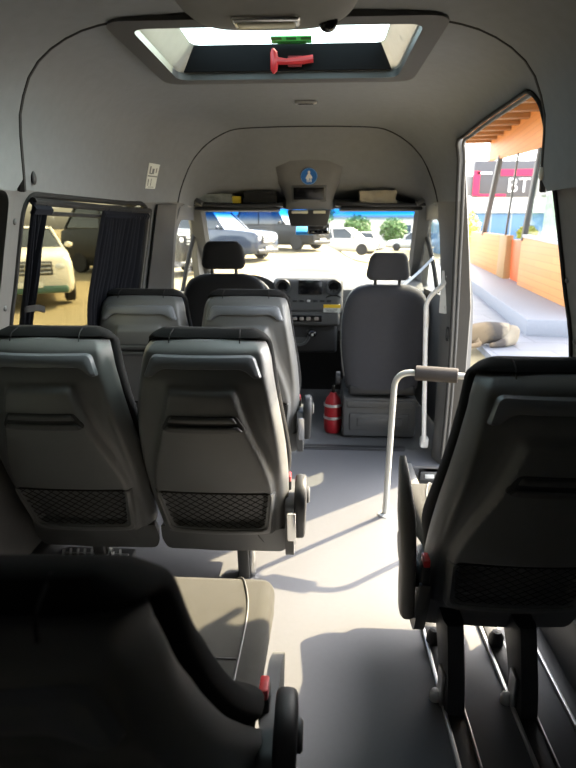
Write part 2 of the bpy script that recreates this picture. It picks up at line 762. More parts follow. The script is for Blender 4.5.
# thick front jamb of the side door
bm = B()
rings = []
for z in (0, .3, .6, .95, 1.2, 1.4, 1.55, 1.7, 1.78):
    p = body(1)(3.12, z2s(z))
    ye = tab([(0, 3.15), (1.1, 3.13), (1.5, 3.03), (1.785, 2.92)], z)
    xi = body(1)(ye + .01, z2s(z)).x + .012
    xo = max(xi + .03, tab([(0, .935), (.95, .93), (1.2, .895), (1.5, .835), (1.7, .79), (1.8, .77)], z))
    rings.append([Vector((xi, ye + .006, z)), Vector((xo, ye + .006, z)), Vector((xo + .01, ye + .03, z)), Vector((xo + .01, ye + .22, z)), Vector((xi, ye + .22, z))])
add_loft(bm, rings)
struct('trim_15', bm, m_dark)

# back wall with two rear windows
bm = panel([(-.93, 0), (.93, 0), (.94, .95), (.82, 1.5), (.76, 1.75), (.6, 1.9), (-.6, 1.9), (-.76, 1.75), (-.82, 1.5), (-.94, .95)],
           [round_poly(rect(-.72, .95, -.08, 1.62), .08), round_poly(rect(.08, .95, .72, 1.62), .08)], lambda a, b: Vector((a - .035, Y0 + .03, b)), .12, .04, (0, -1, 0))
struct('wall_back', bm, m_wallp)

g_clear = glass('clear_glass', (.93, .95, .93))
g_tint = glass('tinted_glass', (.52, .50, .40))
g_dark = glass('privacy_glass', (.03, .031, .03))
g_roof = glass('roof_glass', (.80, .90, .88))
for i, sd in enumerate((-.4, .4)):
    bm = B()
    add_box(bm, (sd - .035, Y0 + .01, 1.285), (.70, .005, .72))
    struct('window_%d' % (5 + i), bm, g_dark)


def gl(side, poly, off=.03):
    def f(a, b):
        p = body(side)(a, b)
        return p + Vector((side * off, 0, 0))
    return f


bm = panel([(p[0], p[1]) for p in round_poly(rect(1.80, z2s(.90), 3.03, z2s(1.52)), .08)], [], gl(-1, None), .15, .004, outw)
struct('window_1', bm, g_tint)
for i, sd in enumerate((-1, 1)):
    bm = panel(round_poly(rect(.22, z2s(.92), 1.79 if sd < 0 else 1.58, z2s(1.52)), .08), [], gl(sd, None), .15, .004, outw)
    struct('window_%d' % (7 + i), bm, g_dark)
# black frame round the left window
bm = B()
lp = [body(-1)(a, b) + Vector((-.004, 0, 0)) for a, b in dense(WIN, .05)]
add_tube(bm, lp + lp[:2], .012, 8)
struct('trim_8', bm, m_rubber)
# left posts: dark post beyond the window, post with screws in front of it
bm = panel([(3.02, z2s(.5)), (3.20, z2s(.5)), (3.20, z2s(1.49)), (3.03, z2s(1.49))], [], lambda a, b: body(-1)(a, b) + Vector((.012, 0, 0)), .08, .01, (1, 0, 0), .004)
struct('trim_9', bm, m_dark)

# wall lower ledge (heater duct) along both sides, and screws
bm = B()
for y0, y1 in ((Y0 + .1, 3.2),):
    add_hull(bm, [(-1.015, y0, .0), (-.965, y0, .0), (-.965, y1, .0), (-1.015, y1, .0), (-1.02, y0, .17), (-.99, y0, .15), (-.99, y1, .15), (-1.02, y1, .17)], .01)
struct('baseboard_left', bm, m_dark)
bm = B()
add_hull(bm, [(.885, Y0 + .1, 0), (.945, Y0 + .1, 0), (.945, 1.85, 0), (.885, 1.85, 0), (.915, Y0 + .1, .16), (.945, Y0 + .1, .16), (.945, 1.85, .16), (.915, 1.85, .16)], .008)
struct('baseboard_right', bm, m_dark)

# cab sides: door skins with windows
def cabside(sd):
    def f(y, z):
        x = tab([(0, .93), (.5, .94), (.9, .92), (1.2, .85), (1.52, .75)], z) - .05 * S((y - 3.9) / .9)
        return Vector((sd * x + .01, y, z))
    return f


for i, (sd, nm) in enumerate(((-1, 'left'), (1, 'right'))):
    ol = [(3.42, 0), (4.85, 0), (4.85, 1.0), (4.68, 1.06), (4.02, 1.47), (3.93, 1.52), (3.42, 1.52)]
    hole = round_poly([(3.50, .93), (4.50, .93), (4.02, 1.38), (3.90, 1.43), (3.50, 1.43)], .05)
    bm = panel(ol, [hole], cabside(sd), .1, .05, (sd, 0, 0))
    struct('door_%d' % (i + 1), bm, m_grey)
    bm = panel(round_poly([(3.46, .89), (4.55, .89), (4.05, 1.42), (3.9, 1.47), (3.46, 1.47)], .05), [], lambda a, b: cabside(sd)(a, b) + Vector((sd * .03, 0, 0)), .15, .004, (sd, 0, 0))
    struct('window_%d' % (3 + i), bm, g_clear)
    # quarter-light bar
    bm = B()
    add_tube(bm, [cabside(sd)(4.08, z) + Vector((sd * .02, 0, 0)) for z in (.92, 1.1, 1.25, 1.40)], .016, 8)
    struct('trim_%d' % (10 + i), bm, m_rubber)

# windscreen and its pillars, header, scuttle
def ws(u, v):           # u -1..1, v 0 bottom .. 1 top
    y = 4.72 - .80 * v - .10 * u * u
    z = 1.03 + .50 * v
    return Vector((u * (.84 - .10 * v) + .01, y, z))


bm = panel(rect(-1, 0, 1, 1), [], ws, .2, .004, (0, 1, 1))
gm = bpy.data.materials.new('windscreen_glass')
gm.use_nodes = True
n, l = gm.node_tree.nodes, gm.node_tree.links
n.clear()
o_ = n.new('ShaderNodeOutputMaterial')
tr = n.new('ShaderNodeBsdfTransparent')
gs = n.new('ShaderNodeBsdfGlossy')
gs.inputs['Roughness'].default_value = .02
mx = n.new('ShaderNodeMixShader')
tc = n.new('ShaderNodeTexCoord')
sp = n.new('ShaderNodeSeparateXYZ')
mr = n.new('ShaderNodeMapRange')
mr.inputs['From Min'].default_value = 1.425
mr.inputs['From Max'].default_value = 1.475
cm = n.new('ShaderNodeMix')
cm.data_type = 'RGBA'
cm.inputs['A'].default_value = (.95, .96, .94, 1)
cm.inputs['B'].default_value = (.08, .42, .85, 1)
l.new(tc.outputs['Object'], sp.inputs[0])
l.new(sp.outputs['Z'], mr.inputs['Value'])
l.new(mr.outputs[0], cm.inputs['Factor'])
l.new(cm.outputs['Result'], tr.inputs['Color'])
mx.inputs['Fac'].default_value = .04
l.new(tr.outputs[0], mx.inputs[1])
l.new(gs.outputs[0], mx.inputs[2])
l.new(mx.outputs[0], o_.inputs['Surface'])
struct('window_2', bm, gm)
for i, sd in enumerate((-1, 1)):
    bm = B()
    rings = []
    for v in (-.05, .25, .5, .75, 1.02):
        p = ws(sd * 1.0, v)
        w = .055
        rings.append([p + Vector((sd * a * w, b * w, 0)) for a, b in ((-1, -.6), (-.6, -1.4), (.8, -1.6), (1.2, .4), (.2, .8), (-.8, .4))])
    add_loft(bm, rings)
    struct('trim_%d' % (12 + i), bm, m_grey)
# roof skin over the cab, front body below the screen
bm = B()
add_hull(bm, [(-.80, 3.80, 1.50), (.82, 3.80, 1.50), (.82, 4.02, 1.52), (-.80, 4.02, 1.52), (-.78, 3.80, 1.56), (.80, 3.80, 1.56), (.80, 3.99, 1.58), (-.78, 3.99, 1.58)], .012)
struct('trim_14', bm, m_grey)
bm = B()
add_box(bm, (.01, 4.86, .42), (1.84, .12, 1.10), .02)
struct('wall_front', bm, m_dark)

# ================================================================ coach seats
HW = [(.19, .215), (.25, .224), (.31, .230), (.40, .238), (.50, .242), (.60, .241), (.70, .235), (.80, .224), (.90, .209), (.96, .200), (1.0, .193), (1.035, .176), (1.05, .145)]
TOPZ = 1.05
YB = [(.15, .235), (.30, .18), (.42, .13), (.55, .07), (.70, .005), (.80, -.03), (.92, -.045), (1.0, -.025), (1.07, .0)]


def hw(z):
    return tab(HW, z)


def seat_surface(recl):
    def y0(z):
        return tab(YB, z) - recl * max(0, z - .40)

    def ys(x, z):
        h = max(hw(z), .05)
        u = min(1, abs(x) / h)
        y = y0(z) - .028 * (1 - u * u)
        y += .055 * max(0, (u - .86) / .14) ** 2
        y += .045 * max(0, (z - 1.01) / .04) ** 2
        wp = tab([(.31, .186), (.50, .196), (.62, .178), (.76, .136), (.90, .100)], z)     # raised centre field
        k = S((wp + .011 - abs(x)) / .022) * (1 - S((z - .895) / .03))
        y -= .026 * k
        # trough of the side bands
        band = S((abs(x) - wp - .01) / .02) * S((h * .93 - abs(x)) / .03) * (1 - S((z - .88) / .06)) * S((z - .50) / .05)
        y += .006 * band
        # pocket behind the net
        wn = tab([(.325, .160), (.50, .182)], z)
        y += .034 * S((wn - abs(x)) / .02) * S((z - .328) / .02) * (1 - S((z - .495) / .02))
        return y
    return y0, ys


def patch(outline, ys, lift, back=.004, step=.02, ew=.007):
    """raised plate that follows the seat back; outline in (x, z)"""
    return relief(outline, lambda a, b, k: Vector((a, ys(a, b) + back - (lift + back) * k, b)), step, ew)


def make_seat(loc, label, group, recl=0.0, side=1, arm='folded', legs=(.08,), latch=True, hand=True, leg_shape='post'):
    """side: +1 when the aisle is on its right"""
    root = thing('coach_seat', label, 'seat', loc, 0, group)
    root.scale = (1.045, 1, 1)
    y0, ys = seat_surface(recl)
    # --- plastic back shell
    bm = B()
    rings = []
    zs = [.295 + (TOPZ - .295) * i / 110 for i in range(111)]
    NU = 72
    for z in zs:
        h = hw(z)
        us = [math.sin(PI / 2 * (-1 + 2 * k / NU)) * .35 + (-1 + 2 * k / NU) * .65 for k in range(NU + 1)]
        bk = [Vector((u * h, ys(u * h, z), z)) for u in us]
        fr_y = y0(z) + .085 - .02 * S((z - .9) / .1)
        fr = [Vector((h * a, fr_y, z)) for a in (.98, .5, 0, -.5, -.98)]
        rings.append(bk + fr)
    add_loft(bm, rings)
    obj('back_shell', bm, m_shell, root, 40)
    # --- upholstery
    bm = B()
    HF = [(.36, .205), (.44, .225), (.56, .248), (.66, .246), (.76, .234), (.86, .219), (.94, .208), (1.0, .199), (1.035, .189), (1.06, .170), (1.076, .14)]
    rings = []
    for i in range(44):
        z = .36 + (1.076 - .36) * (1 - (1 - i / 43) ** 1.6)
        h = tab(HF, z)
        top = max(0, (z - 1.03) / .046)
        ya = y0(z) + .074 + .03 * top ** 3 - .062 * S((z - 1.03) / .022)
        yb = y0(z) + .165 - .045 * top ** 2 + .03 * S((.72 - z) / .2) - .03 * S((z - .9) / .1)
        ring = []
        for k in range(36):
            a = 2 * PI * k / 36
            c, s = math.cos(a), math.sin(a)
            x = h * math.copysign(abs(c) ** .45, c)
            yy = (ya + yb) / 2 + (yb - ya) / 2 * math.copysign(abs(s) ** .6, s)
            if s > 0:
                yy -= .035 * (1 - min(1, abs(x) / .15) ** 2) * (1 - top * .6)
            ring.append(Vector((x, yy, z)))
        rings.append(ring)
    add_loft(bm, rings)
    up = obj('backrest_upholstery', bm, m_fab, root, 60)
    # seam on the head cushion
    for sx_ in (-1, 1):
        bm = B()
        add_tube(bm, smooth_path([(sx_ * .10, y0(1.07) + .05, 1.0755), (sx_ * .104, y0(1.065) + .010, 1.064), (sx_ * .105, y0(1.045) + .002, 1.04)], 4), .0018, 6)
        obj('seam', bm, m_rubber, up)
    # --- upper grip strip
    bm = patch(round_poly([(-.176, .942), (-.152, 1.012), (.152, 1.012), (.176, .942), (.152, .938), (.120, .968), (-.120, .968), (-.152, .938)], [.01, .02, .02, .01, .012, .03, .03, .012]), ys, .018, .004, .015, .014)
    obj('grip_strip', bm, m_lip, root, 30)
    # --- latch (folding table grip): frame, bar
    bm = patch(round_poly([(-.128, .782), (-.102, .832), (.102, .832), (.128, .782), (.108, .768), (-.108, .768)], .012), ys, .004)
    lt = obj('table_latch', bm, m_dark, root, 30)
    bm = patch(round_poly([(-.104, .806), (-.094, .828), (.094, .828), (.104, .806)], .006), ys, .014, 0)
    merge(bm, patch(round_poly([(-.120, .778), (-.104, .797), (.104, .797), (.120, .778), (.10, .771), (-.10, .771)], .006), ys, .015, 0))
    obj('latch_bar', bm, m_grey, lt, 30)
    # --- pocket frame and net
    fo = round_poly([(-.204, .505), (-.186, .300), (.186, .300), (.204, .505), (.183, .505), (.164, .326), (-.164, .326), (-.183, .505)], [.004, .03, .03, .004, .004, .022, .022, .004])
    bm = patch(fo, ys, .010, .012, .015, .008)
    obj('pocket_frame', bm, m_shell, root, 30)
    bm = B()
    zt, zb = .502, .322

    def nw(z):
        return tab([(.32, .162), (.505, .184)], z)

    def ny(x, z):
        u = x / nw(z)
        return y0(z) - .036 - .012 * (1 - u * u) * S((.53 - z) / .05)
    nn = 12
    pitch = .0335
    for sg in (-1, 1):
        for k in range(-nn, nn + 1):
            pts = []
            for i in range(0, 19):
                z = zb + (zt - zb) * i / 18
                x = k * pitch + sg * (z - .41) * 1.25
                if abs(x) <= nw(z):
                    pts.append((x, ny(x, z) - (.001 if sg > 0 else 0), z))
            if len(pts) > 1:
                add_tube(bm, pts, .0014, 4)
    for z, r_ in ((zt, .0034), (zb, .0018)):
        add_tube(bm, [(x * nw(z) / 8, ny(x * nw(z) / 8, z), z) for x in range(-8, 9)], r_, 6)
    obj('pocket_net', bm, m_net, root)
    # --- lower cover
    ol = round_poly([(-.222, .298), (.222, .298), (.230, .222), (.212, .172), (.10, .188), (-.10, .188), (-.212, .172), (-.230, .222)], [.004, .004, .02, .02, .03, .03, .02, .02])

    def yc(a_, b_):
        return y0(b_) + .022 - .03 * (1 - (a_ / .23) ** 2)
    bm = panel(ol, [], lambda a, b: Vector((a, yc(a, b) + .035, b)), .03, .035, (0, -1, 0), .006)
    lc = obj('lower_cover', bm, m_shell, root, 30)
    bm = panel(round_poly([(-.12, .278), (.12, .278), (.15, .218), (.06, .212), (-.06, .212), (-.15, .218)], .01), [], lambda a, b: Vector((a, yc(a, b) + .004, b)), .03, .010, (0, -1, 0), .003)
    obj('cover_rib', bm, m_shell, lc, 30)
    # --- cushion
    bm = B()
    add_hull(bm, [(-.212, .17, .335), (.212, .17, .335), (.228, .63, .345), (-.228, .63, .345), (-.215, .17, .435), (.215, .17, .435), (.232, .655, .465), (-.232, .655, .465)], .035, 5)
    cu = obj('cushion', bm, m_cush, root, 60)
    bm = B()
    for sg in (-1, 1):
        add_tube(bm, smooth_path([(sg * .165, .22, .4395), (sg * .170, .35, .4475), (sg * .172, .52, .458), (sg * .150, .625, .4645), (sg * .13, .652, .452)], 5), .0022, 6)
    add_tube(bm, [(-.165, .36, .448), (.165, .36, .448)], .002, 6)
    obj('piping', bm, m_grey, cu)
    # --- pan under the cushion
    bm = B()
    add_box(bm, (0, .40, .300), (.38, .40, .07), .02)
    obj('seat_pan', bm, m_dark, root)
    # --- legs
    for lx in legs:
        bm = B()
        if leg_shape == 'post':
            add_hull(bm, [(lx - .022, .29, 0), (lx + .022, .29, 0), (lx + .022, .35, 0), (lx - .022, .35, 0), (lx - .022, .25, .24), (lx + .022, .25, .24), (lx + .022, .39, .24), (lx - .022, .39, .24)], .006)
            lg = obj('leg', bm, m_grey, root)
            bm = B()
            add_hull(bm, [(lx + .022, .305, .004), (lx + .042, .305, .004), (lx + .042, .350, .004), (lx + .022, .350, .004), (lx + .022, .265, .24), (lx + .042, .265, .24), (lx + .042, .385, .24), (lx + .022, .385, .24)], .004)
            obj('leg_cover', bm, m_chrome, lg)
        else:
            rings = []
            for i in range(9):
                q = i / 8
                z = .25 * q
                yc_ = .09 + .14 * q ** 1.6
                d = .05 + .06 * q ** 2
                w = .028
                rings.append([Vector((lx + a * w, yc_ + b * d, z)) for a, b in ((-1, -.8), (-.8, -1), (.8, -1), (1, -.8), (1, .8), (.8, 1), (-.8, 1), (-1, .8))])
            add_loft(bm, rings)
            lg = obj('leg', bm, m_dark, root)
            bm = B()
            add_box(bm, (lx - .032, .095, .06), (.012, .05, .11), .004)
            add_lathe(bm, [(0, 0), (.016, 0), (.016, .022), (.010, .034), (0, .036)], Matrix.Translation((lx - .045, .10, .004)), 12)
            obj('floor_clamp', bm, m_alu, lg)
            bm = B()
            add_box(bm, (lx + .004, .36, .004), (.052, .40, .014), .004)
            add_lathe(bm, [(0, 0), (.024, 0), (.024, .03), (.014, .05), (0, .052)], Matrix.Translation((lx - .005, .34, .008)), 14)
            obj('foot_plate', bm, m_dark, lg)
    if arm is None:
        return root
    # --- recliner cover and armrest on the aisle side
    xs = side * .242
    bm = B()
    pts = round_poly([(.155, .195), (.24, .185), (.52, .24), (.56, .30), (.42, .39), (.26, .43), (.12, .44), (.10, .36)], .03)
    bm = panel([(p[0], p[1]) for p in pts], [], lambda a, b: Vector((xs - side * .012, a, b)), .04, .030, (side, 0, 0), .006)
    rc = obj('recliner_cover', bm, m_grey, root, 30)
    bm = B()
    add_lathe(bm, [(0, 0), (.040, 0), (.040, .012), (.033, .018), (0, .018)], Matrix.Translation((xs + side * .018, .16, .40)) @ Matrix.Rotation(side * PI / 2, 4, 'Y'), 24)
    obj('pivot_cap', bm, m_dark, rc)
    bm = B()
    add_hull(bm, [(xs - side * .004, .135, .26), (xs + side * .026, .135, .26), (xs + side * .026, .150, .26), (xs - side * .004, .150, .26), (xs - side * .004, .068, .42), (xs + side * .026, .068, .42), (xs + side * .026, .083, .42), (xs - side * .004, .083, .42)], .003)
    obj('trim_strip', bm, m_chrome if arm == 'folded' else m_grey, rc)
    bm = B()
    if arm == 'folded':
        path = [(xs + side * .034, .20, .265), (xs + side * .036, .18, .32), (xs + side * .038, .15, .38), (xs + side * .040, .135, .435), (xs + side * .041, .155, .470), (xs + side * .041, .20, .478), (xs + side * .040, .235, .465)]
        hmul = 1.0
    else:
        path = [(xs + side * .040, .16, .25), (xs + side * .048, .14, .36), (xs + side * .056, .11, .48), (xs + side * .066, .10, .60), (xs + side * .074, .12, .70), (xs + side * .078, .16, .77)]
        hmul = 1.25
    path = smooth_path(path, 6)
    rings = []
    for i, p in enumerate(path):
        t = (path[min(i + 1, len(path) - 1)] - path[max(i - 1, 0)]).normalized()
        nrm = Vector((1, 0, 0)).cross(t).normalized()
        e = min(1, i / 3 + .35, (len(path) - 1 - i) / (3 if arm == 'folded' else 16) + .35)
        ww, hh = .022 * e, .030 * e * hmul
        rings.append([p + Vector((1, 0, 0)) * ww * math.copysign(abs(math.cos(a)) ** .6, math.cos(a)) + nrm * hh * math.copysign(abs(math.sin(a)) ** .6, math.sin(a)) for a in [2 * PI * k / 16 for k in range(16)]])
    add_loft(bm, rings)
    ar = obj('armrest', bm, m_dark if arm == 'folded' else mat('pale_grey_arm', (.20, .19, .185), .5), root, 60)
    if arm == 'folded':
        bm = B()
        add_lathe(bm, [(0, 0), (.030, 0), (.030, .008), (.024, .012), (0, .012)], Matrix.Translation((xs + side * .060, .178, .442)) @ Matrix.Rotation(side * PI / 2, 4, 'Y'), 24)
        obj('hinge_cap', bm, m_grey, ar)
    # buckle
    bm = B()
    bx_, by_, bz_ = (side * .236, .26, .46) if arm == 'folded' else (side * .252, .10, .47)
    add_box(bm, (bx_, by_, bz_ - .03), (.022, .05, .075), .005)
    bk_ = obj('buckle', bm, m_dark, root)
    bm = B()
    add_box(bm, (bx_, by_ - .006, bz_ + .016), (.018, .044, .024), .004)
    obj('release_button', bm, m_red, bk_)
    return root


G_SEAT = 'coach seats in the passenger compartment'
make_seat((-.268, 1.665, 0), 'black coach seat in the middle, directly left of the aisle, net pocket on its back', G_SEAT, legs=(.06,))
make_seat((-.772, 1.665, 0), 'black second row coach seat by the left wall, beside the middle seat', G_SEAT, legs=(-.02,), arm=None)
make_seat((-.262, 2.62, .02), 'coach seat in front row, directly behind the driver seat, beside the aisle', G_SEAT, legs=(.07,))
make_seat((-.765, 2.62, .02), 'coach seat in the front row beside the curtained left window', G_SEAT, legs=(-.02,), arm=None)
make_seat((-.265, .665, 0), 'dark coach seat at bottom left corner, seen close from behind', G_SEAT, recl=.425, legs=(.07,))
make_seat((.655, 1.285, 0), 'single black coach seat on the right with two legs on floor rails', G_SEAT, side=-1, arm='up', legs=(-.150, .052), leg_shape='blade')

# ================================================================ floor rails and small floor fittings
for x, lb in ((.500, 'metal seat rail in the floor under aisle side leg of the right seat'), (.705, 'metal seat rail in the floor under window side leg of the right seat'), (.865, 'metal rail along the foot of the right wall')):
    t = thing('floor_rail', lb, 'rail', (x, 0, 0), 0, 'floor rails under the right seat')
    y1 = 1.93
    y1 = 1.88
    bm = B()
    add_box(bm, (0, (y1 - 1.2) / 2, .003), (.050, y1 + 1.2, .006), .001)
    obj('channel', bm, m_dark, t)
    for sg in (-1, 1):
        bm = B()
        add_box(bm, (sg * .029, (y1 - 1.2) / 2, .006), (.010 if sg < 0 else .006, y1 + 1.2, .014), .002)
        obj('rail_edge', bm, m_alu, t)
t = thing('floor_grille', 'metal heater grille on the floor below the left coach seats', 'grille', (-.82, 1.93, 0), 0)
bm = B()
add_box(bm, (0, 0, .04), (.30, .20, .08), .01)
obj('housing', bm, m_dark, t)
bm = B()
for k in range(9):
    add_box(bm, (-.12 + .03 * k, -.01, .085), (.010, .17, .012), .002, rot=(0, 0, .35))
for k in range(3):
    add_box(bm, (0, -.06 + .05 * k, .084), (.27, .007, .010), .002)
obj('bars', bm, m_alu, t)

# entrance hand rail with foam grip
t = thing('entrance_handrail', 'silver bent handrail with grey foam grip standing by the door step', 'handrail', (.429, 2.514, 0), 0)
bm = B()
P0 = (0, 0, .0)
path = bend_path([(0, 0, .004), (.010, -.015, .745), (.385, -.11, .745), (.36, -.13, -.23)], .085, 8)
add_tube(bm, path, .0145, 12)
obj('rail_tube', bm, m_silver, t)
bm = B()
d = (Vector((.385, -.11, .745)) - Vector((.010, -.015, .745)))
s = Vector((.010, -.015, .745))
add_tube(bm, [s + d * .235, s + d * .245, s + d * .71, s + d * .72], [.029, .034, .034, .029], 16)
obj('foam_grip', bm, mat('grey_foam', (.052, .046, .044), .95, bump=.6, bscale=500), t)
bm = B()
add_lathe(bm, [(0, 0), (.036, 0), (.034, .006), (.018, .012), (0, .012)], None, 20)
obj('foot_flange', bm, m_silver, t)
bm = B()
add_lathe(bm, [(0, 0), (.036, 0), (.034, .006), (.018, .012), (0, .012)], Matrix.Translation((.36, -.13, -.235)), 20)
obj('foot_flange', bm, m_silver, t)

# white grab bar on the door post
t = thing('grab_bar', 'white angled grab bar on the post in front of the side door', 'grab bar', (.735, 3.28, 0), 0)
bm = B()
add_tube(bm, bend_path([(.012, -.02, .105), (-.03, -.01, .98), (.066, -.08, 1.09)], .06, 8), .014, 12)
obj('bar', bm, m_white, t)
bm = B()
add_box(bm, (.070, -.085, 1.03), (.012, .085, .24), .005, rot=(0, 0, .75))
obj('mounting_plate', bm, m_white, t)
bm = B()
add_box(bm, (.018, .0, .095), (.05, .05, .07), .012)
obj('foot_bracket', bm, m_white, t)
bm = B()
for zz in (.95, 1.12):
    add_ell(bm, (.062, -.092, zz), (.007, .007, .007), 8, 6)
obj('screw', bm, m_alu, t)

# plate with step light in the well's front wall
t = thing('step_light', 'small rectangular step light low beside the side door step', 'light', (.765, 3.112, -.06), 0)
bm = B()
add_box(bm, (0, 0, 0), (.11, .008, .055), .004)
obj('bezel', bm, m_grey, t)
bm = B()
add_box(bm, (.0, -.006, 0), (.055, .006, .026), .003)
obj('lens', bm, mat('clear_lens', (.6, .62, .62), .3), t)

# ================================================================ roof hatch
t = thing('roof_hatch', 'rectangular roof hatch with grey frame in the ceiling', 'roof hatch', ((HX0 + HX1) / 2, (HY0 + HY1) / 2, 1.925), 0)
w2, d2 = (HX1 - HX0) / 2, (HY1 - HY0) / 2
fo = round_poly(rect(-w2 - .03, -d2 - .03, w2 + .03, d2 + .03), .07)
fi = round_poly(rect(-w2 + .032, -d2 + .032, w2 - .032, d2 - .032), .05)
bm = panel(fo, [fi], lambda a, b: Vector((a, b, .012)), .05, .035, (0, 0, -1), .010)
obj('frame', bm, mat('hatch_frame_grey', (.065, .065, .066), .5), t, 30)
loop0 = dense(fi, .05)
bm = B()
KXY = ((1.0, 1.0, .0), (.97, .992, .018), (.86, .975, .088))
add_loft(bm, [[Vector((a * kx, b * ky, z)) for a, b in loop0] for kx, ky, z in KXY], cap=False)
for f in list(bm.faces):
    pass
rt = bmesh.ops.solidify(bm, geom=bm.faces[:], thickness=-.008)
obj('liner', bm, mat('hatch_liner', (.30, .29, .26), .7), t)
bm = panel([(a * .88, b * .99) for a, b in loop0], [], lambda a, b: Vector((a, b, .085)), .1, .006, (0, 0, 1))
obj('glass', bm, g_roof, t)
for sg in (-1, 1):
    bm = B()
    add_box(bm, (sg * (w2 - .040), .05, .05), (.008, .018, .02), .003)
    obj('catch', bm, m_dark, t)
# black far wall lining
bm = B()
add_hull(bm, [(-w2 + .055, d2 - .05, 0), (w2 - .055, d2 - .05, 0), (w2 - .055, d2 - .04, 0), (-w2 + .055, d2 - .04, 0), (-w2 + .098, d2 - .06, .083), (w2 - .098, d2 - .06, .083), (w2 - .098, d2 - .05, .083), (-w2 + .098, d2 - .05, .083)], .002)
obj('end_panel', bm, mat('hatch_end_black', (.010, .010, .011), .95, spec=.1), t)

# red emergency hammer on the hatch's end panel
hy = (HY0 + HY1) / 2 + d2 - .060
t = thing('emergency_hammer', 'red emergency hammer mounted at the far end of the roof hatch', 'hammer', (-.025, hy - .012, 1.948), 0)
bm = B()
add_tube(bm, [(-.055, 0, .003), (-.02, 0, 0), (.03, 0, .003), (.075, 0, .008)], [.013, .010, .013, .013], 10)
obj('handle', bm, m_red, t)
bm = B()
add_tube(bm, [(-.066, 0, -.038), (-.064, 0, -.026), (-.062, 0, 0), (-.064, 0, .03), (-.068, 0, .042)], [.003, .013, .015, .013, .004], 10)
obj('head', bm, m_red, t)
bm = B()
add_box(bm, (.01, .007, .002), (.05, .01, .035), .003)
obj('holder', bm, mat('dark_red_plastic', (.25, .02, .025), .5), t)

m_green = mat('green_sticker', (.10, .70, .18), .5)
m_dgreen = mat('dark_green_print', (.01, .16, .03), .5)
t = thing('emergency_sticker', 'green printed sticker on the glass of the roof hatch', 'sticker', (-.025, 2.155, 2.004), 0)
bm = B()
add_box(bm, (0, 0, 0), (.14, .075, .002))
obj('backing', bm, m_green, t)
bm = B()
for i in range(3):
    add_box(bm, (-.050 + .05 * i, -.016, -.0015), (.034, .026, .001))
for i in range(4):
    add_box(bm, (0, .012 + .009 * i, -.0015), (.12 - .02 * (i % 2), .004, .001))
obj('print', bm, m_dgreen, t)

# ================================================================ overhead console with lamp, close to the camera
t = thing('overhead_console', 'bulging overhead ceiling console with a lamp at the top edge', 'console', (-.03, 1.165, 1.868), 0)
bm = B()
rings = []
for i in range(12):
    q = i / 11
    y = -.32 + .545 * (1 - (1 - q) ** 1.5)
    h = .205 - .045 * q ** 3
    dz = .095 * (1 - max(0, (q - .62) / .38) ** 2.2 * .75)
    ring = []
    for k in range(28):
        a = PI * k / 27
        c, s_ = math.cos(a), math.sin(a)
        ring.append(Vector((h * math.copysign(abs(c) ** .55, c), y, .02 - (dz + .02) * s_ ** .6)))
    rings.append(ring)
add_loft(bm, rings)
m_cons = mat('console_grey', (.20, .20, .195), .7, bump=.15)
obj('housing', bm, m_cons, t, 50)
bm = B()
add_box(bm, (.0, .078, -.094), (.135, .060, .016), .007, 4, rot=(.06, 0, 0))
lb_ = obj('lamp_bezel', bm, m_chrome, t)
bm = B()
add_box(bm, (.0, .076, -.099), (.116, .038, .014), .006, 4, rot=(.06, 0, 0))
obj('lens', bm, mat('lamp_lens', (.62, .60, .45), .25), lb_)
bm = B()
add_ell(bm, (.122, .120, -.084), (.020, .018, .020), 16, 10)
obj('microphone_ball', bm, m_black, t)
bm = B()
add_tube(bm, [Vector((.198 * math.cos(PI * k / 20), -.05 + .255 * math.sin(PI * k / 20) ** .7, -.045)) for k in range(21)], .003, 6)
obj('groove', bm, m_rubber, t)

# slotted coat catch in the ceiling
t = thing('ceiling_slot', 'small pale slot fitting in the ceiling in front of the hatch', 'fitting', (.01, 2.80, 1.935), 0)
bm = B()
add_box(bm, (0, 0, 0), (.10, .022, .012), .004)
obj('plate', bm, m_alu, t)
bm = B()
add_box(bm, (0, -.002, -.007), (.07, .006, .004), .001)
obj('slit', bm, m_rubber, t)

# button studs of the roof cover
for (yy, zz, sd, lb) in ((1.88, 1.545, 1, 'oval cream stud on the lining at the rear edge of side door'), (1.90, 1.54, -1, 'dark round stud on left wall lining above the rear edge of window')):
    p = body(sd)(yy, z2s(zz))
    bm = B()
    add_ell(bm, (0, 0, 0), (.008, .014, .022), 14, 8)
    o = tag(obj('stud', bm, m_cream if sd > 0 else m_dark), lb, 'stud')
    o.location = p + Vector((-sd * .026 if sd > 0 else .002, 0, 0))
for zz, lb in ((1.40, 'upper screw head on the left post behind the window'), (1.12, 'lower screw head on the left post behind the window')):
    p = body(-1)(1.81, z2s(zz))
    bm = B()
    add_ell(bm, (0, 0, 0), (.006, .011, .011), 12, 8)
    o = tag(obj('screw_head', bm, m_grey), lb, 'screw', 'screws on the left post')
    o.location = p
for zz, lb in ((1.22, 'upper screw head on the right post behind the side door'), (1.02, 'lower screw head on the right post behind the side door')):
    p = body(1)(1.84, z2s(zz))
    bm = B()
    add_ell(bm, (0, 0, 0), (.006, .010, .010), 12, 8)
    o = tag(obj('screw_head', bm, m_grey), lb, 'screw', 'screws on the right post')
    o.location = p

# white pictogram label on the left lining
t = thing('pictogram_label', 'white two part pictogram label on the left lining above curtain', 'label', (0, 0, 0), 0)
cy, cz = 2.975, 1.635


def onwall(a, b, d):
    p = body(-1)(cy + a, z2s(cz) + b)
    q = body(-1)(cy + a, z2s(cz) + b + .01)
    nrm = Vector((q.z - p.z, 0, -(q.x - p.x))).normalized()
    return p + nrm * d


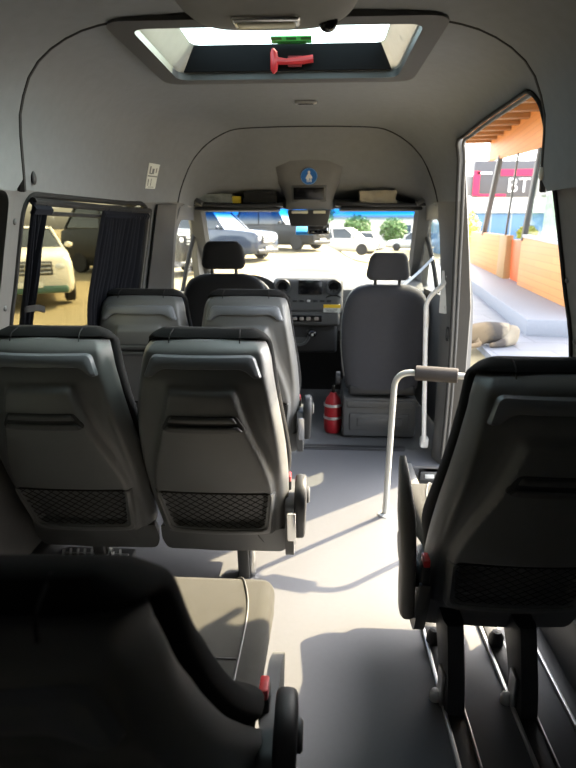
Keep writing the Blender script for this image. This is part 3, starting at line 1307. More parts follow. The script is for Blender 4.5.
bm = panel(rect(-.037, -.065, .037, .065), [], lambda a, b: onwall(a, b, .001), .03, .002, (1, 0, -.3))
obj('backing', bm, mat('label_white', (.62, .64, .60), .5), t)
bm = B()
for r_ in (rect(-.034, -.003, .034, .003), rect(-.026, .012, -.018, .05), rect(.018, .02, .023, .045), rect(-.008, .012, .006, .04), rect(-.026, -.05, -.022, -.015), rect(-.005, -.05, -.002, -.012), rect(-.024, .010, -.006, .016), rect(-.02, -.058, .02, -.055)):
    merge(bm, panel(r_, [], lambda a, b: onwall(a, b, .0035), .03, .001, (1, 0, -.3)))
obj('print', bm, mat('label_print', (.16, .17, .17), .6), t)

# ================================================================ curtains of the left window
def wallx(y, z, d):
    p = body(-1)(y, z2s(z))
    return Vector((p.x + d, y, z))


t = thing('curtain_rail', 'dark curtain rail along the top of the left window', 'curtain rail', (0, 0, 0), 0)
bm = B()
add_tube(bm, [wallx(1.87 + 1.10 * k / 10, 1.465, .022) for k in range(11)], .013, 8)
obj('rail', bm, m_rubber, t)
bm = B()
add_tube(bm, [wallx(1.90 + 1.06 * k / 10, 1.43, .008) for k in range(11)], .008, 8)
obj('guide_bar', bm, m_dark, t)
m_curt = mat('curtain_cloth', (.030, .032, .042), .95, bump=.4, bscale=700, spec=.1)


def curtain(name, label, y0_, y1_, folds, amp, gather):
    rt = thing(name, label, 'curtain', (0, 0, 0), 0, 'curtains of the left window')
    bm_ = B()
    NX, NZ = folds * 10, 26
    grid = []
    for j in range(NZ + 1):
        z = 1.462 - (1.462 - .88) * j / NZ
        row = []
        for i in range(NX + 1):
            q = i / NX
            a, b = gather(z)
            y = a + (b - a) * q
            ph = 2 * PI * folds * q
            am = amp * (1 + .3 * math.sin(3 * q * 7))
            if z > 1.43:
                am *= .8
            p = wallx(y, z, .022 + am * math.sin(ph) + .004 * math.sin(11 * q + z * 9))
            row.append(bm_.verts.new(p))
        grid.append(row)
    for a, b in zip(grid, grid[1:]):
        for i in range(NX):
            bm_.faces.new((a[i], a[i + 1], b[i + 1], b[i]))
    bmesh.ops.solidify(bm_, geom=bm_.faces[:], thickness=.002)
    obj('cloth', bm_, m_curt, rt, 70)
    bm_ = B()
    a, b = gather(1.455)
    for k in range(folds * 2):
        y = a + (b - a) * (k + .5) / (folds * 2)
        add_tube(bm_, [wallx(y, 1.462, .02), wallx(y, 1.44, .04), wallx(y, 1.425, .034)], .004, 5)
    obj('heading_pleats', bm_, m_curt, rt)
    return rt


c1 = curtain('window_curtain', 'narrow black curtain gathered with a tie at left edge of window', 1.86, 1.97, 6, .009, lambda z: (1.862 + .03 * S((1.45 - z) / .4), 1.985 - .022 * S((1.45 - z) / .15)))
bm = B()
for dz in (0,):
    pts = [wallx(1.893, 1.105, .030), wallx(1.93, 1.105, .042), wallx(1.97, 1.10, .036), wallx(2.03, 1.085, .030)]
    rings = [[p + Vector((a * .004, a * .003, b * .011)) for a, b in ((-1, -1), (1, -1), (1, 1), (-1, 1))] for p in smooth_path(pts, 4)]
    add_loft(bm, rings)
obj('tie_band', bm, m_rubber, c1)
curtain('window_curtain', 'wide pleated dark curtain at the right side of left window', 2.50, 2.95, 13, .012, lambda z: (2.47 + .02 * (1.46 - z), 2.955))
# cord beside the right curtain
bm = B()
add_tube(bm, smooth_path([wallx(2.985, 1.46, .02), wallx(2.99, 1.3, .022), wallx(2.985, 1.1, .024), wallx(2.99, .9, .022)], 6), .006, 8)
tag(obj('curtain_pull_cord', bm, m_grey), 'thin grey curtain cord hanging beside the pleated curtain', 'cord')

# ================================================================ cab overhead: shelf, console, screen, mirror, sticker
t = thing('overhead_shelf', 'dark open storage shelf over the windscreen on the driver side', 'shelf', (-.40, 3.75, 1.53), 0, 'overhead shelves of the cab')


def shelf(t, x0, x1):
    bm_ = B()
    add_box(bm_, ((x0 + x1) / 2, .02, -.012), (x1 - x0, .38, .016), .004)
    obj('tray', bm_, m_dark, t)
    bm_ = B()
    add_tube(bm_, smooth_path([(x0, -.14, .012), (x0 + .05, -.185, -.002), ((x0 + x1) / 2, -.20, -.016), (x1 - .05, -.185, -.014), (x1, -.16, -.006)], 6), .011, 8)
    obj('front_lip', bm_, m_dark, t)
    bm_ = B()
    add_box(bm_, ((x0 + x1) / 2, -.01, -.035), (x1 - x0 - .06, .30, .02), .008)
    obj('sun_visor', bm_, m_dark, t)
    bm_ = B()
    add_box(bm_, ((x0 + x1) / 2, .17, .06), (x1 - x0, .012, .12), .003)
    obj('back_panel', bm_, m_dark, t)


t_shelf_l = t
shelf(t, -.33, .25)
t2 = t_shelf_r = thing('overhead_shelf', 'dark open storage shelf over the windscreen on the passenger side', 'shelf', (.44, 3.75, 1.53), 0, 'overhead shelves of the cab')
shelf(t2, -.26, .30)

def facey(z):         # front of the console at local height z
    q = (.27 - z) / .28
    return -.038 + .10 * max(0, q) ** .85


m_overc = mat('cab_console_grey', (.15, .152, .155), .8, bump=.15)
t = thing('windscreen_console', 'grey tapered ceiling console in the middle above windscreen', 'console', (.015, 3.5, 1.5), 0)
bm = B()
rings = []
for i in range(13):
    q = i / 12
    y = facey(.27 - .28 * q)
    z = .27 - .28 * q
    h = .225 - .095 * S(q * 1.15)
    rings.append([Vector((-h - .03, y + .40, z + .02)), Vector((-h - .012, y + .06, z)), Vector((-h + .02, y + .008, z)), Vector((-h * .5, y - .004, z)), Vector((0, y - .006, z)), Vector((h * .5, y - .004, z)), Vector((h - .02, y + .008, z)), Vector((h + .012, y + .06, z)), Vector((h + .03, y + .40, z + .02))])
add_loft(bm, rings)
obj('housing', bm, m_overc, t, 50)


bm = B()
y_ = facey(.085)
add_box(bm, (.0, y_ + .008, .082), (.215, .03, .10), .008, rot=(.42, 0, 0))
dp = obj('display_bezel', bm, m_grey, t)
bm = B()
add_box(bm, (.0, y_ - .003, .082), (.185, .022, .072), .003, rot=(.42, 0, 0))
obj('display_glass', bm, m_black, dp)
bm = B()
add_hull(bm, [(-.115, .06, -.11), (.115, .06, -.11), (.10, .22, -.10), (-.10, .22, -.10), (-.135, .04, -.012), (.135, .04, -.012), (.13, .24, -.012), (-.13, .24, -.012)], .014)
lp_ = obj('lamp_unit', bm, m_dark, t)
bm = B()
add_box(bm, (-.055, .042, -.026), (.10, .012, .018), .004)
add_box(bm, (.065, .042, -.026), (.075, .012, .018), .004)
obj('lamp_lens', bm, mat('lamp_lens', (.62, .60, .45), .25), lp_)

t = thing('rear_view_mirror', 'small dark rear view mirror under the windscreen console', 'mirror', (.075, 3.70, 1.375), 0)
bm = B()
add_box(bm, (0, 0, 0), (.14, .03, .07), .012, rot=(-.1, 0, 0))
obj('housing', bm, m_dark, t)
bm = B()
add_tube(bm, [(0, .01, .03), (0, .04, .07), (0, .06, .10)], .012, 8)
obj('stalk', bm, m_dark, t)
bm = B()
add_box(bm, (0, -.0155, 0), (.125, .004, .056), .002, rot=(-.1, 0, 0))
obj('mirror_glass', bm, mat('mirror', (.5, .52, .55), .05, 1.0), t)
bm = B()
add_box(bm, (0, 0, 0), (.125, .03, .066), .006, rot=(-.95, 0, 0))
o = tag(obj('toll_tag', bm, mat('blue_tag', (.02, .30, .85), .4)), 'bright blue tag on the windscreen beside the rear view mirror', 'tag')
o.location = (-.025, 4.165, 1.362)

t = thing('seat_belt_sticker', 'round blue sticker with white seated figures above the screen', 'sticker', (.015, 3.5 + facey(.175) - .008, 1.675), 0)
t.rotation_euler = (.42, 0, 0)
bm = B()
add_lathe(bm, [(0, 0), (.050, 0), (.050, .002), (0, .002)], Matrix.Rotation(PI / 2, 4, 'X'), 36)
obj('disc', bm, mat('blue_disc', (.01, .13, .45), .4), t)
bm = B()
add_ell(bm, (0, -.003, .026), (.0075, .0015, .0085), 12, 8)
add_ell(bm, (.0, -.003, .006), (.010, .0015, .014), 12, 8)
add_ell(bm, (.009, -.003, -.004), (.010, .0015, .010), 12, 8)
add_ell(bm, (-.008, -.003, -.008), (.009, .0015, .012), 12, 8)
for dx in (-.011, -.003, .006, .013):
    add_box(bm, (dx, -.003, -.024), (.0045, .0015, .017))
add_tube(bm, [(-.018, -.003, -.012), (-.008, -.003, .008)], .003, 6)
add_tube(bm, [(.018, -.003, -.010), (.008, -.003, .008)], .003, 6)
obj('figures', bm, mat('sticker_white', (.8, .8, .78), .5), t)
bm = B()
add_tube(bm, [Vector((.0475 * math.cos(2 * PI * k / 40), -.0025, .0475 * math.sin(2 * PI * k / 40))) for k in range(41)], .0012, 5)
obj('border', bm, mat('sticker_light_blue', (.25, .45, .75), .5), t)

# things lying on the shelves
def crumple(name, label, cat, c, size, m, seed, fold=5):
    random.seed(seed)
    bm_ = bmesh.new()
    bmesh.ops.create_cube(bm_, size=1)
    bmesh.ops.subdivide_edges(bm_, edges=bm_.edges[:], cuts=fold, use_grid_fill=True)
    for v in bm_.verts:
        k = 1 + .16 * (random.random() - .5)
        v.co = Vector((v.co.x * size[0] * k, v.co.y * size[1] * (1 + .2 * (random.random() - .5)), max(-.5, v.co.z * (1 + .25 * (random.random() - .5))) * size[2]))
    o_ = tag(obj(name, bm_, m, None, 60), label, cat)
    o_.location = c
    return o_


crumple('folded_cloth', 'folded cream cloth bundle lying on the passenger side shelf', 'cloth', (.435, 3.66, 1.562), (.22, .18, .075), mat('cream_cloth', (.50, .44, .32), .9, rgb2=(.30, .27, .22), scale=25), 3)
crumple('paper_bag', 'crumpled grey and white plastic bag on the driver side shelf', 'bag', (-.56, 3.66, 1.556), (.20, .18, .055), mat('bag_plastic', (.35, .38, .36), .5, rgb2=(.08, .09, .09), scale=30), 5)
crumple('yellow_packet', 'small yellow packet beside the plastic bag on overhead shelf', 'packet', (-.435, 3.63, 1.548), (.05, .09, .045), mat('packet_yellow', (.60, .45, .03), .5), 8, 3)
crumple('black_pouch', 'black soft pouch lying on the driver side shelf near the console', 'pouch', (-.29, 3.68, 1.562), (.20, .16, .07), m_rubber, 9)
for sd, par in ((-1, t_shelf_l), (1, t_shelf_r)):
    bm = B()
    base = Vector((.012 + sd * .71, 3.58, 1.535)) - Vector(par.location)
    add_tube(bm, [base + p for p in smooth_path([(sd * .0, 0, .03), (sd * -.02, -.03, .01), (sd * -.06, -.04, -.012)], 5)], .018, 8)
    obj('end_handle', bm, m_grey, par)

# ================================================================ dashboard
t = thing('dashboard', 'dark dashboard with raised centre stack of screen and vents', 'dashboard', (.01, 4.1, 0), 0)
bm = B()
rings = []
for i in range(13):
    x = -.86 + 1.72 * i / 12
    rings.append([Vector((x, .12, .62)), Vector((x, .10, .80)), Vector((x, .14, .93)), Vector((x, .22, .975)), Vector((x, .62, .99)), Vector((x, .66, .90)), Vector((x, .60, .55)), Vector((x, .25, .52))])
add_loft(bm, rings)
obj('body', bm, m_grey, t, 40)
bm = B()
add_box(bm, (-.005, .10, .895), (.515, .22, .265), .045, 5, rot=(-.08, 0, 0))
cs = obj('centre_stack', bm, m_grey, t, 40)
FY = -.016
bm = B()
add_box(bm, (0.012, FY + .002, .965), (.175, .012, .105), .006, rot=(-.08, 0, 0))
obj('screen', bm, m_black, cs)
for sx_ in (-1, 1):
    M = Matrix.Translation((-.004 + sx_ * .187, FY + .006, .965)) @ Matrix.Rotation(PI / 2, 4, 'X')
    bm = B()
    t_ = bmesh.new()
    add_lathe(bm, [(.032, -.02), (.045, -.01), (.060, .004), (.055, .012), (.042, .008), (.036, -.012), (.032, -.02)], M, 28)
    v_ = obj('air_vent', bm, m_dark, cs)
    bm = B()
    add_lathe(bm, [(0, -.01), (.034, -.01), (.034, -.004), (.012, -.004), (.012, .004), (0, .004)], M, 20)
    for k in range(4):
        a = k * PI / 4
        add_box(bm, (-.004 + sx_ * .187, FY + .006, .965), (.078, .006, .004), rot=(0, a, 0))
    obj('vent_core', bm, m_black, v_)
bm = B()
for k in range(7):
    add_box(bm, (-.15 + .05 * k, FY + .006, .865), (.036, .012, .018), .003)
obj('button_row', bm, m_dark, cs)
bm = B()
add_box(bm, (0, FY + .0, .866), (.026, .014, .016), .003)
obj('hazard_button', bm, mat('button_white', (.6, .58, .58), .5), cs)
for sx_ in (-1, 1):
    bm = B()
    add_tube(bm, [Vector((-.004 + sx_ * .187 + .055 * math.cos(a), FY + .008, .885 + .020 * math.sin(a))) for a in [PI * k / 12 for k in range(13)]], .004, 6)
    obj('air_vent_rim', bm, m_black, cs)
bm = B()
add_box(bm, (-.02, .09, .735), (.50, .20, .11), .02, 3)
sh = obj('control_shelf', bm, m_grey, t, 40)
bm = B()
add_box(bm, (-.05, -.008, .735), (.30, .012, .05), .006)
obj('heater_controls', bm, m_black, sh)
bm = B()
for k, c_ in enumerate((-.16, -.10, -.05, .0, .06)):
    add_box(bm, (c_, -.016, .735), (.030, .010, .024), .004)
obj('knobs', bm, mat('control_pale', (.35, .30, .27), .5), sh)
bm = B()
add_box(bm, (0, .16, .58), (.44, .24, .24), .03, 3)
lo = obj('lower_console', bm, m_dark, t, 40)
bm = B()
add_lathe(bm, [(.0, -.02), (.075, -.02), (.085, 0), (.08, .008), (.066, .004), (.06, -.015), (0, -.015)], Matrix.Translation((-.07, .03, .60)) @ Matrix.Rotation(1.2, 4, 'X'), 28)
obj('cup_holder', bm, m_grey, lo)
bm = B()
add_tube(bm, smooth_path([(.03, .02, .60), (.02, -.05, .64), (.01, -.08, .66)], 5), [.018] * 10 + [.026], 10) if False else add_ell(bm, (.03, -.02, .625), (.036, .03, .028), 16, 10)
gk = obj('gear_knob', bm, m_black, t)
bm = B()
add_box(bm, (.03, -.050, .62), (.018, .006, .018), .002)
obj('shift_marker', bm, mat('marker_white', (.7, .7, .68), .5), gk)
# instrument hood
bm = B()
rings = []
for i in range(9):
    q = i / 8
    rings.append([Vector((-.44 + .21 * math.cos(a), .02 + .28 * q, .93 + (.12 - .05 * q) * max(0, math.sin(a)))) for a in [PI * k / 14 for k in range(15)]])
add_loft(bm, rings)
obj('instrument_hood', bm, m_dark, t)
t = thing('dash_label', 'white and yellow warning label on the dashboard centre', 'label', (.182, 4.082, .812), 0)
bm = B()
add_box(bm, (0, 0, 0), (.125, .003, .058))
obj('backing', bm, mat('label_paper', (.75, .76, .74), .5), t)
bm = B()
add_box(bm, (0, -.0025, .0165), (.125, .002, .025))
obj('yellow_band', bm, mat('label_yellow', (.85, .55, .03), .5), t)
bm = B()
for k in range(3):
    add_box(bm, (-.005, -.0025, -.004 - .008 * k), (.10 - .015 * k, .0015, .0025))
obj('print', bm, m_dark, t)

t = thing('steering_wheel', 'black steering wheel in front of the driver seat', 'steering wheel', (-.45, 3.98, .86), 0)
Mx = Matrix.Rotation(-.55, 4, 'X') @ Matrix.Rotation(PI / 2, 4, 'X')
bm = B()
add_tube(bm, [Mx @ Vector((.195 * math.cos(2 * PI * k / 40), .195 * math.sin(2 * PI * k / 40), 0)) for k in range(41)], .016, 10)
obj('rim', bm, m_dark, t)
bm = B()
add_ell(bm, Mx @ Vector((0, 0, -.01)), (.075, .03, .065), 16, 10)
hb = obj('hub', bm, m_dark, t)
for a in (0, PI, -PI / 2):
    bm = B()
    add_tube(bm, [Mx @ Vector((.05 * math.cos(a), .05 * math.sin(a), 0)), Mx @ Vector((.19 * math.cos(a), .19 * math.sin(a), 0))], .014, 8)
    obj('spoke', bm, m_dark, t)
bm = B()
add_tube(bm, [Mx @ Vector((0, 0, 0)), Vector((0, .30, -.10))], .035, 10)
obj('column', bm, m_dark, t)

# ================================================================ cab seats
m_cabfab_grey = m_cabfab


def cab_seat(loc, label, dz, pax):
    m_cabfab = m_cabfab_grey if pax else m_fab
    t_ = thing('cab_seat', label, 'seat', loc, 0, 'seats in the cab')
    W = [(.36, .235), (.45, .25), (.60, .272), (.75, .278), (.88, .268), (.96, .245), (1.01, .21), (1.035, .165), (1.045, .12)]
    bm_ = B()
    rings = []
    for i in range(36):
        z = .36 + (1.046 - .36) * (1 - (1 - i / 35) ** 1.5)
        h = tab(W, z)
        top = max(0, (z - .97) / .076)
        yc = .06 - .10 * (z - .36)
        d = .075 * (1 - .55 * top ** 2)
        ring = []
        for k in range(40):
            a = 2 * PI * k / 40
            c, s_ = math.cos(a), math.sin(a)
            x = h * math.copysign(abs(c) ** .5, c)
            ring.append(Vector((x, yc + d * math.copysign(abs(s_) ** .55, s_) - (.012 * (1 - (x / h) ** 2) if s_ < 0 else -.02 * (x / h) ** 2), z + dz)))
        rings.append(ring)
    add_loft(bm_, rings)
    bk_ = obj('backrest', bm_, m_cabfab, t_, 60)
    bm_ = B()
    pp = []
    for i in range(30):
        z = .44 + (1.02 - .44) * i / 29
        pp.append((z, tab(W, z)))
    for sg in (-1, 1):
        add_tube(bm_, [(sg * (h + .001), .06 - .10 * (z - .36) - .018, z + dz) for z, h in pp], .0035, 6)
    obj('piping', bm_, m_silver if pax else m_grey, bk_)
    bm_ = B()
    rings = []
    for i in range(18):
        q = i / 17
        z = 1.078 + .165 * q
        e = 1 - abs(2 * q - 1) ** 5 * .22
        h = (.142 - .032 * q) * e
        d = .052 * e
        rings.append([Vector((h * math.copysign(abs(math.cos(a)) ** .5, math.cos(a)), -.035 - .10 * (z - 1.08) + d * math.copysign(abs(math.sin(a)) ** .6, math.sin(a)), z + dz)) for a in [2 * PI * k / 32 for k in range(32)]])
    add_loft(bm_, rings)
    hd = obj('headrest', bm_, m_cabfab, t_, 60)
    bm_ = B()
    for sg in (-1, 1):
        add_tube(bm_, [(sg * .075, -.02, 1.02 + dz), (sg * .075, -.03, 1.11 + dz)], .010, 8)
    obj('headrest_post', bm_, m_dark, hd)
    bm_ = B()
    add_box(bm_, (0, .31, .42 + dz), (.50, .52, .14), .05, 5)
    obj('cushion', bm_, m_cabfab, t_, 60)
    bm_ = B()
    add_box(bm_, (0, .03, .355 + dz), (.44, .10, .07), .02, 3)
    obj('hinge', bm_, m_dark, t_)
    bm_ = B()
    H = .30 + dz
    add_box(bm_, (-.005, .28, H / 2 + .0), (.49, .50, H - .02), .014, 3)
    bs = obj('seat_box', bm_, m_grey, t_)
    bm_ = B()
    add_box(bm_, (-.005, .025, .245 + dz), (.44, .014, .05), .006)
    add_box(bm_, (-.005, .025, .12 + dz / 2), (.40, .012, .12), .006)
    add_box(bm_, (-.005, .018, .12 + dz / 2), (.30, .012, .06), .006)
    obj('box_panel', bm_, m_grey, bs)
    bm_ = B()
    add_lathe(bm_, [(0, 0), (.045, 0), (.045, .025), (.03, .03), (0, .03)], Matrix.Translation((-.275, .05, .42 + dz)) @ Matrix.Rotation(-PI / 2, 4, 'Y'), 18)
    obj('recliner_knob', bm_, m_dark, t_)
    return t_


cab_seat((.510, 3.56, -.008), 'front passenger seat with headrest, dark grey with pale piping', 0, True)
cab_seat((-.505, 3.50, -.015), 'driver seat with tall black headrest behind the steering wheel', .075, False)

# seat belt of the passenger seat
bm = B()
pts = smooth_path([(.80, 3.62, 1.20), (.70, 3.60, 1.10), (.58, 3.66, .98)], 6)
add_loft(bm, [[p + Vector((a * .002, b * .016, b * .007)) for a, b in ((-1, -1), (1, -1), (1, 1), (-1, 1))] for p in pts])
tag(obj('seat_belt', bm, m_silver), 'pale seat belt slanting down to the front passenger seat', 'seat belt')

# fire extinguisher in a red cover
t = thing('fire_extinguisher', 'red covered fire extinguisher standing left of the front passenger seat', 'fire extinguisher', (.195, 3.72, -.012), 0)
bm = B()
add_lathe(bm, [(0, 0), (.050, .002), (.060, .02), (.062, .10), (.058, .11), (.060, .12), (.060, .20), (.050, .245), (.030, .27), (.022, .29), (0, .292)], None, 22)
cy_ = obj('covered_cylinder', bm, mat('red_cover', (.42, .012, .02), .5, rgb2=(.22, .005, .01), scale=18, bump=.6, bscale=40), t)
for zz in (.115, .205):
    bm = B()
    add_lathe(bm, [(.0625, -.010), (.066, -.009), (.066, .009), (.0625, .010), (.0625, -.010)], Matrix.Translation((0, 0, zz)), 22)
    obj('strap', bm, m_alu, cy_)
bm = B()
add_tube(bm, [(0, 0, .285), (0, 0, .335)], .012, 8)
add_box(bm, (.0, .02, .335), (.02, .07, .014), .003)
obj('valve', bm, m_black, t)

# small pocket recess and seat belt reel on the door post
bm = B()
bm = panel(round_poly(rect(-.022, -.04, .022, .04), .012), [round_poly(rect(-.014, -.03, .014, .03), .008)], lambda a, b: Vector((0, a, b)), .02, .006, (-1, 0, 0), .002)
o = tag(obj('post_recess', bm, m_rubber), 'small dark rounded recess on the side door post', 'recess')
o.location = body(1)(3.16, z2s(.80)) + Vector((.0, 0, 0))

# ================================================================ outside: ground, pavement
def gz(x, y):
    k = S((2.6 - x) / 2.5)
    return -.50 + k * .045 * max(0, min(y, 42) - 9)


bm = B()
xs_ = [-90, -60, -40, -28, -20, -14, -10, -7, -4, -2, -.5, .5, 1.2, 2, 2.7, 4, 8, 14, 22, 40, 70, 110]
ys_ = [-40, -20, -8, 0, 5, 8, 9, 10, 12, 15, 18, 22, 26, 30, 35, 40, 42, 50, 70, 100, 160]
gv = [[bm.verts.new((x, y, gz(x, y))) for x in xs_] for y in ys_]
for a, b in zip(gv, gv[1:]):
    for i in range(len(xs_) - 1):
        bm.faces.new((a[i], a[i + 1], b[i + 1], b[i]))
m_ground = mat('sandy_ground', (.24, .20, .115), .9, rgb2=(.20, .165, .09), scale=.6)
struct('ground', bm, m_ground, sharp=80)
bm = B()
KA = math.atan(.132)


def kz(lx, ly, z):
    """kiosk frame -> world: lx away from the van, ly along its front"""
    return Vector((4.5 + lx * math.cos(KA) + ly * math.sin(KA), 8.0 - lx * math.sin(KA) + ly * math.cos(KA), z))


add_hull(bm, [(2.15, 1.0, -.56), (7, 1.0, -.56), (11, 30, -.56), (4.0, 30, -.56), (2.15, 1.0, -.40), (7, 1.0, -.40), (11, 30, -.40), (4.0, 30, -.40)])
struct('ground_pavement', bm, planks('pavement_tiles', (.20, .215, .25), (.175, .19, .22), 1.0, mortar=(.12, .13, .15), row=.6, width=.9, msize=.012, axis='X'))
bm = B()
add_hull(bm, [kz(-1.05, 1.5, -.42), kz(.6, 1.5, -.42), kz(.6, 22, -.42), kz(-1.05, 22, -.42), kz(-1.05, 1.5, -.12), kz(.6, 1.5, -.12), kz(.6, 22, -.12), kz(-1.05, 22, -.12)], .02)
tag(obj('stone_step', bm, mat('pale_stone', (.24, .255, .29), .6)), 'long white stone step in front of the orange wooden kiosk', 'step')

# ================================================================ wooden kiosk on the right
m_wood = planks('orange_boards', (.62, .27, .09), (.56, .23, .075), 1.0, mortar=(.40, .16, .05), row=.16, width=3.0, msize=.006)
m_beam = mat('roof_beam_wood', (.30, .16, .07), .7, scale=8)
m_soff = mat('soffit_wood', (.62, .36, .13), .7, scale=6)
m_post = mat('steel_post', (.06, .065, .07), .5)
kio = thing('wooden_kiosk', 'orange wooden kiosk with dark steel posts seen through side door', 'kiosk', (4.5, 8.0, 0), -KA)


def kl(lx, ly, z):
    return Vector((lx, ly, z))


def kslab(bm_, l0, l1, za0, za1, zb0, zb1, x0, x1, bev=.01):
    return add_hull(bm_, [(x0, l0, za0), (x1, l0, za0), (x1, l1, zb0), (x0, l1, zb0), (x0, l0, za1), (x1, l0, za1), (x1, l1, zb1), (x0, l1, zb1)], bev)


bm = kslab(B(), 1.9, 7.8, -.12, .98, -.12, 1.17, 0, .12)
obj('wall_panel', bm, m_wood, kio)
bm = kslab(B(), 10.9, 18.5, -.12, 1.18, -.12, 1.24, 0, .12)
obj('wall_panel', bm, m_wood, kio)
bm = kslab(B(), 9.7, 10.9, -.12, 1.17, -.12, 1.17, -.04, .16)
obj('corner_post', bm, mat('post_wood', (.34, .20, .08), .6, scale=5), kio)
bm = kslab(B(), 4.5, 15.2, 3.10, 4.16, 3.84, 4.62, 0, .18)
obj('fascia', bm, m_wood, kio)
bm = kslab(B(), 4.3, 15.4, 4.18, 4.26, 4.64, 4.72, -3.4, 4.2)
obj('roof_deck', bm, m_soff, kio)
bm = kslab(B(), -.5, 4.3, 4.02, 4.10, 4.18, 4.26, -.9, 4.2)  # roof piece out of view, added to shade the dog and pavement
obj('added_shade_roof', bm, m_soff, kio)
for k in range(9):
    ly = 4.6 + 1.3 * k
    zz = 4.18 + .46 * (ly - 4.3) / 11.1
    bm = B()
    add_box(bm, (-1.6, ly, zz - .08), (3.3, .22, .16), .01)
    obj('rafter', bm, m_beam, kio)
for (l0, z0, l1, z1, w), xd in zip( ((15.08, 1.12, 12.85, 3.75, .36), (10.2, 1.1, 9.5, 3.45, .12), (7.75, 1.05, 6.95, 3.25, .24)), (.16, .05, .12)):
    bm = B()
    add_hull(bm, [(-.02, l0 - w / 2, z0), (xd - .02, l0 - w / 2, z0), (xd - .02, l0 + w / 2, z0), (-.02, l0 + w / 2, z0), (-.02, l1 - w / 2, z1), (xd - .02, l1 - w / 2, z1), (xd - .02, l1 + w / 2, z1), (-.02, l1 + w / 2, z1)], .01)
    obj('slanted_post', bm, m_post, kio)
bm = kslab(B(), 2.0, 7.2, .98, 3.0, 1.1, 3.2, .03, .05, 0)
wg = obj('glass_screen', bm, glass('kiosk_glass', (.86, .92, .93)), kio)
bm = B()
grid = []
for j in range(2):
    row = []
    for i in range(121):
        ly = 3.2 + 3.6 * i / 120
        row.append(bm.verts.new((.30 + .05 * math.sin(i * .9) + .02 * math.sin(i * .37), ly, .9 + 2.3 * j)))
    grid.append(row)
for i in range(120):
    bm.faces.new((grid[0][i], grid[0][i + 1], grid[1][i + 1], grid[1][i]))
bmesh.ops.solidify(bm, geom=bm.faces[:], thickness=.01)
obj('curtain', bm, mat('pale_curtain', (.72, .76, .72), .9), kio, 70)
bm = kslab(B(), 2.0, 7.6, .98, 1.06, 1.14, 1.22, -.03, .16)
obj('sill', bm, mat('sill_grey', (.45, .48, .52), .5), kio)

t = thing('planter_box', 'orange red planter box between the two wooden kiosk walls', 'planter', kz(.35, 8.9, 0), -KA)
bm = B()
add_hull(bm, [(-.2, -.9, -.12), (.3, -.9, -.12), (.3, .75, -.12), (-.2, .75, -.12), (-.24, -.95, 1.05), (.34, -.95, 1.05), (.34, .78, 1.05), (-.24, .78, 1.05)], .02)
obj('box', bm, mat('orange_red_paint', (.62, .12, .03), .5), t)


def leaf_clump(c, r, n, size, seed, flat=1.0):
    random.seed(seed)
    bm_ = B()
    for _ in range(n):
        v = Vector((random.gauss(0, 1), random.gauss(0, 1), random.gauss(0, 1))).normalized() * (random.random() ** .4)
        p = Vector(c) + Vector((v.x * r[0], v.y * r[1], v.z * r[2]))
        a = Vector((random.gauss(0, 1), random.gauss(0, 1), random.gauss(0, .6))).normalized() * size
        b = a.orthogonal().normalized() * size * .45
        m_ = a.cross(b).normalized() * size * .12
        vs = [bm_.verts.new(q) for q in (p - a, p + b - m_, p + a, p - b - m_)]
        bm_.faces.new((vs[0], vs[1], vs[2]))
        bm_.faces.new((vs[0], vs[2], vs[3]))
    return bm_


bm = leaf_clump((0, 0, 1.25), (.25, .5, .22), 260, .08, 11)
obj('foliage', bm, mat('yellow_green_leaf', (.50, .48, .06), .6, rgb2=(.20, .32, .04), scale=3), t)
t = thing('yellow_shrub', 'yellow flowering shrub beyond the left end of the kiosk', 'shrub', (8.0, 31.2, -.5), 0)
bm = leaf_clump((0, 0, 1.5), (.7, .7, 1.3), 700, .14, 12)
obj('foliage', bm, mat('yellow_leaf', (.65, .50, .08), .6, rgb2=(.38, .36, .06), scale=2), t)
bm = B()
for k in range(5):
    add_tube(bm, [(0, 0, -.05), (.2 * math.cos(k * 1.3), .2 * math.sin(k * 1.3), .9), (.4 * math.cos(k * 1.3), .4 * math.sin(k * 1.3), 1.8)], .03, 6)
obj('stems', bm, m_beam, t)

# ================================================================ shop building with its sign, far behind the kiosk
t = thing('shop_building', 'distant shop building with grey sign board, red bars and white letters', 'building', (12.6, 41.0, 0), 0)
bm = B()
add_box(bm, (1.8, 4.0, 2.95), (11.0, 7.0, 1.1), .03)
obj('white_band', bm, mat('white_render', (.75, .78, .82), .6), t)
bm = B()
add_box(bm, (1.8, 4.1, .95), (10.6, 6.8, 2.9), .02)
gf = obj('glass_front', bm, mat('blue_glass', (.10, .22, .40), .15, var=.3, scale=.8), t)
for k in range(8):
    bm = B()
    add_box(bm, (-3.2 + 1.4 * k, .68, .95), (.10, .08, 2.9))
    obj('mullion', bm, mat('mullion_grey', (.30, .36, .44), .5), gf)
bm = B()
add_box(bm, (1.2, .6, 4.65), (6.2, .5, 2.35), .02)
sb = obj('sign_board', bm, mat('sign_grey', (.10, .10, .115), .5), t)
bm = B()
add_box(bm, (-2.6, .75, 4.2), (2.4, .4, 1.3), .02)
obj('side_board', bm, mat('board_grey', (.24, .245, .25), .5), t)
m_pink = mat('sign_red', (.70, .02, .10), .4)
bm = B()
add_box(bm, (-1.72, .32, 4.35), (.42, .08, 1.6))
obj('red_bar', bm, m_pink, sb)
bm = B()
add_box(bm, (1.55, .32, 5.05), (3.3, .08, .42))
obj('red_bar', bm, m_pink, sb)
bm = B()
add_box(bm, (-.6, .32, 3.58), (1.9, .08, .14))
obj('red_bar', bm, m_pink, sb)
bm = B()
add_box(bm, (-1.2, .32, 5.02), (1.0, .08, .16))
obj('white_bar', bm, m_white, sb)
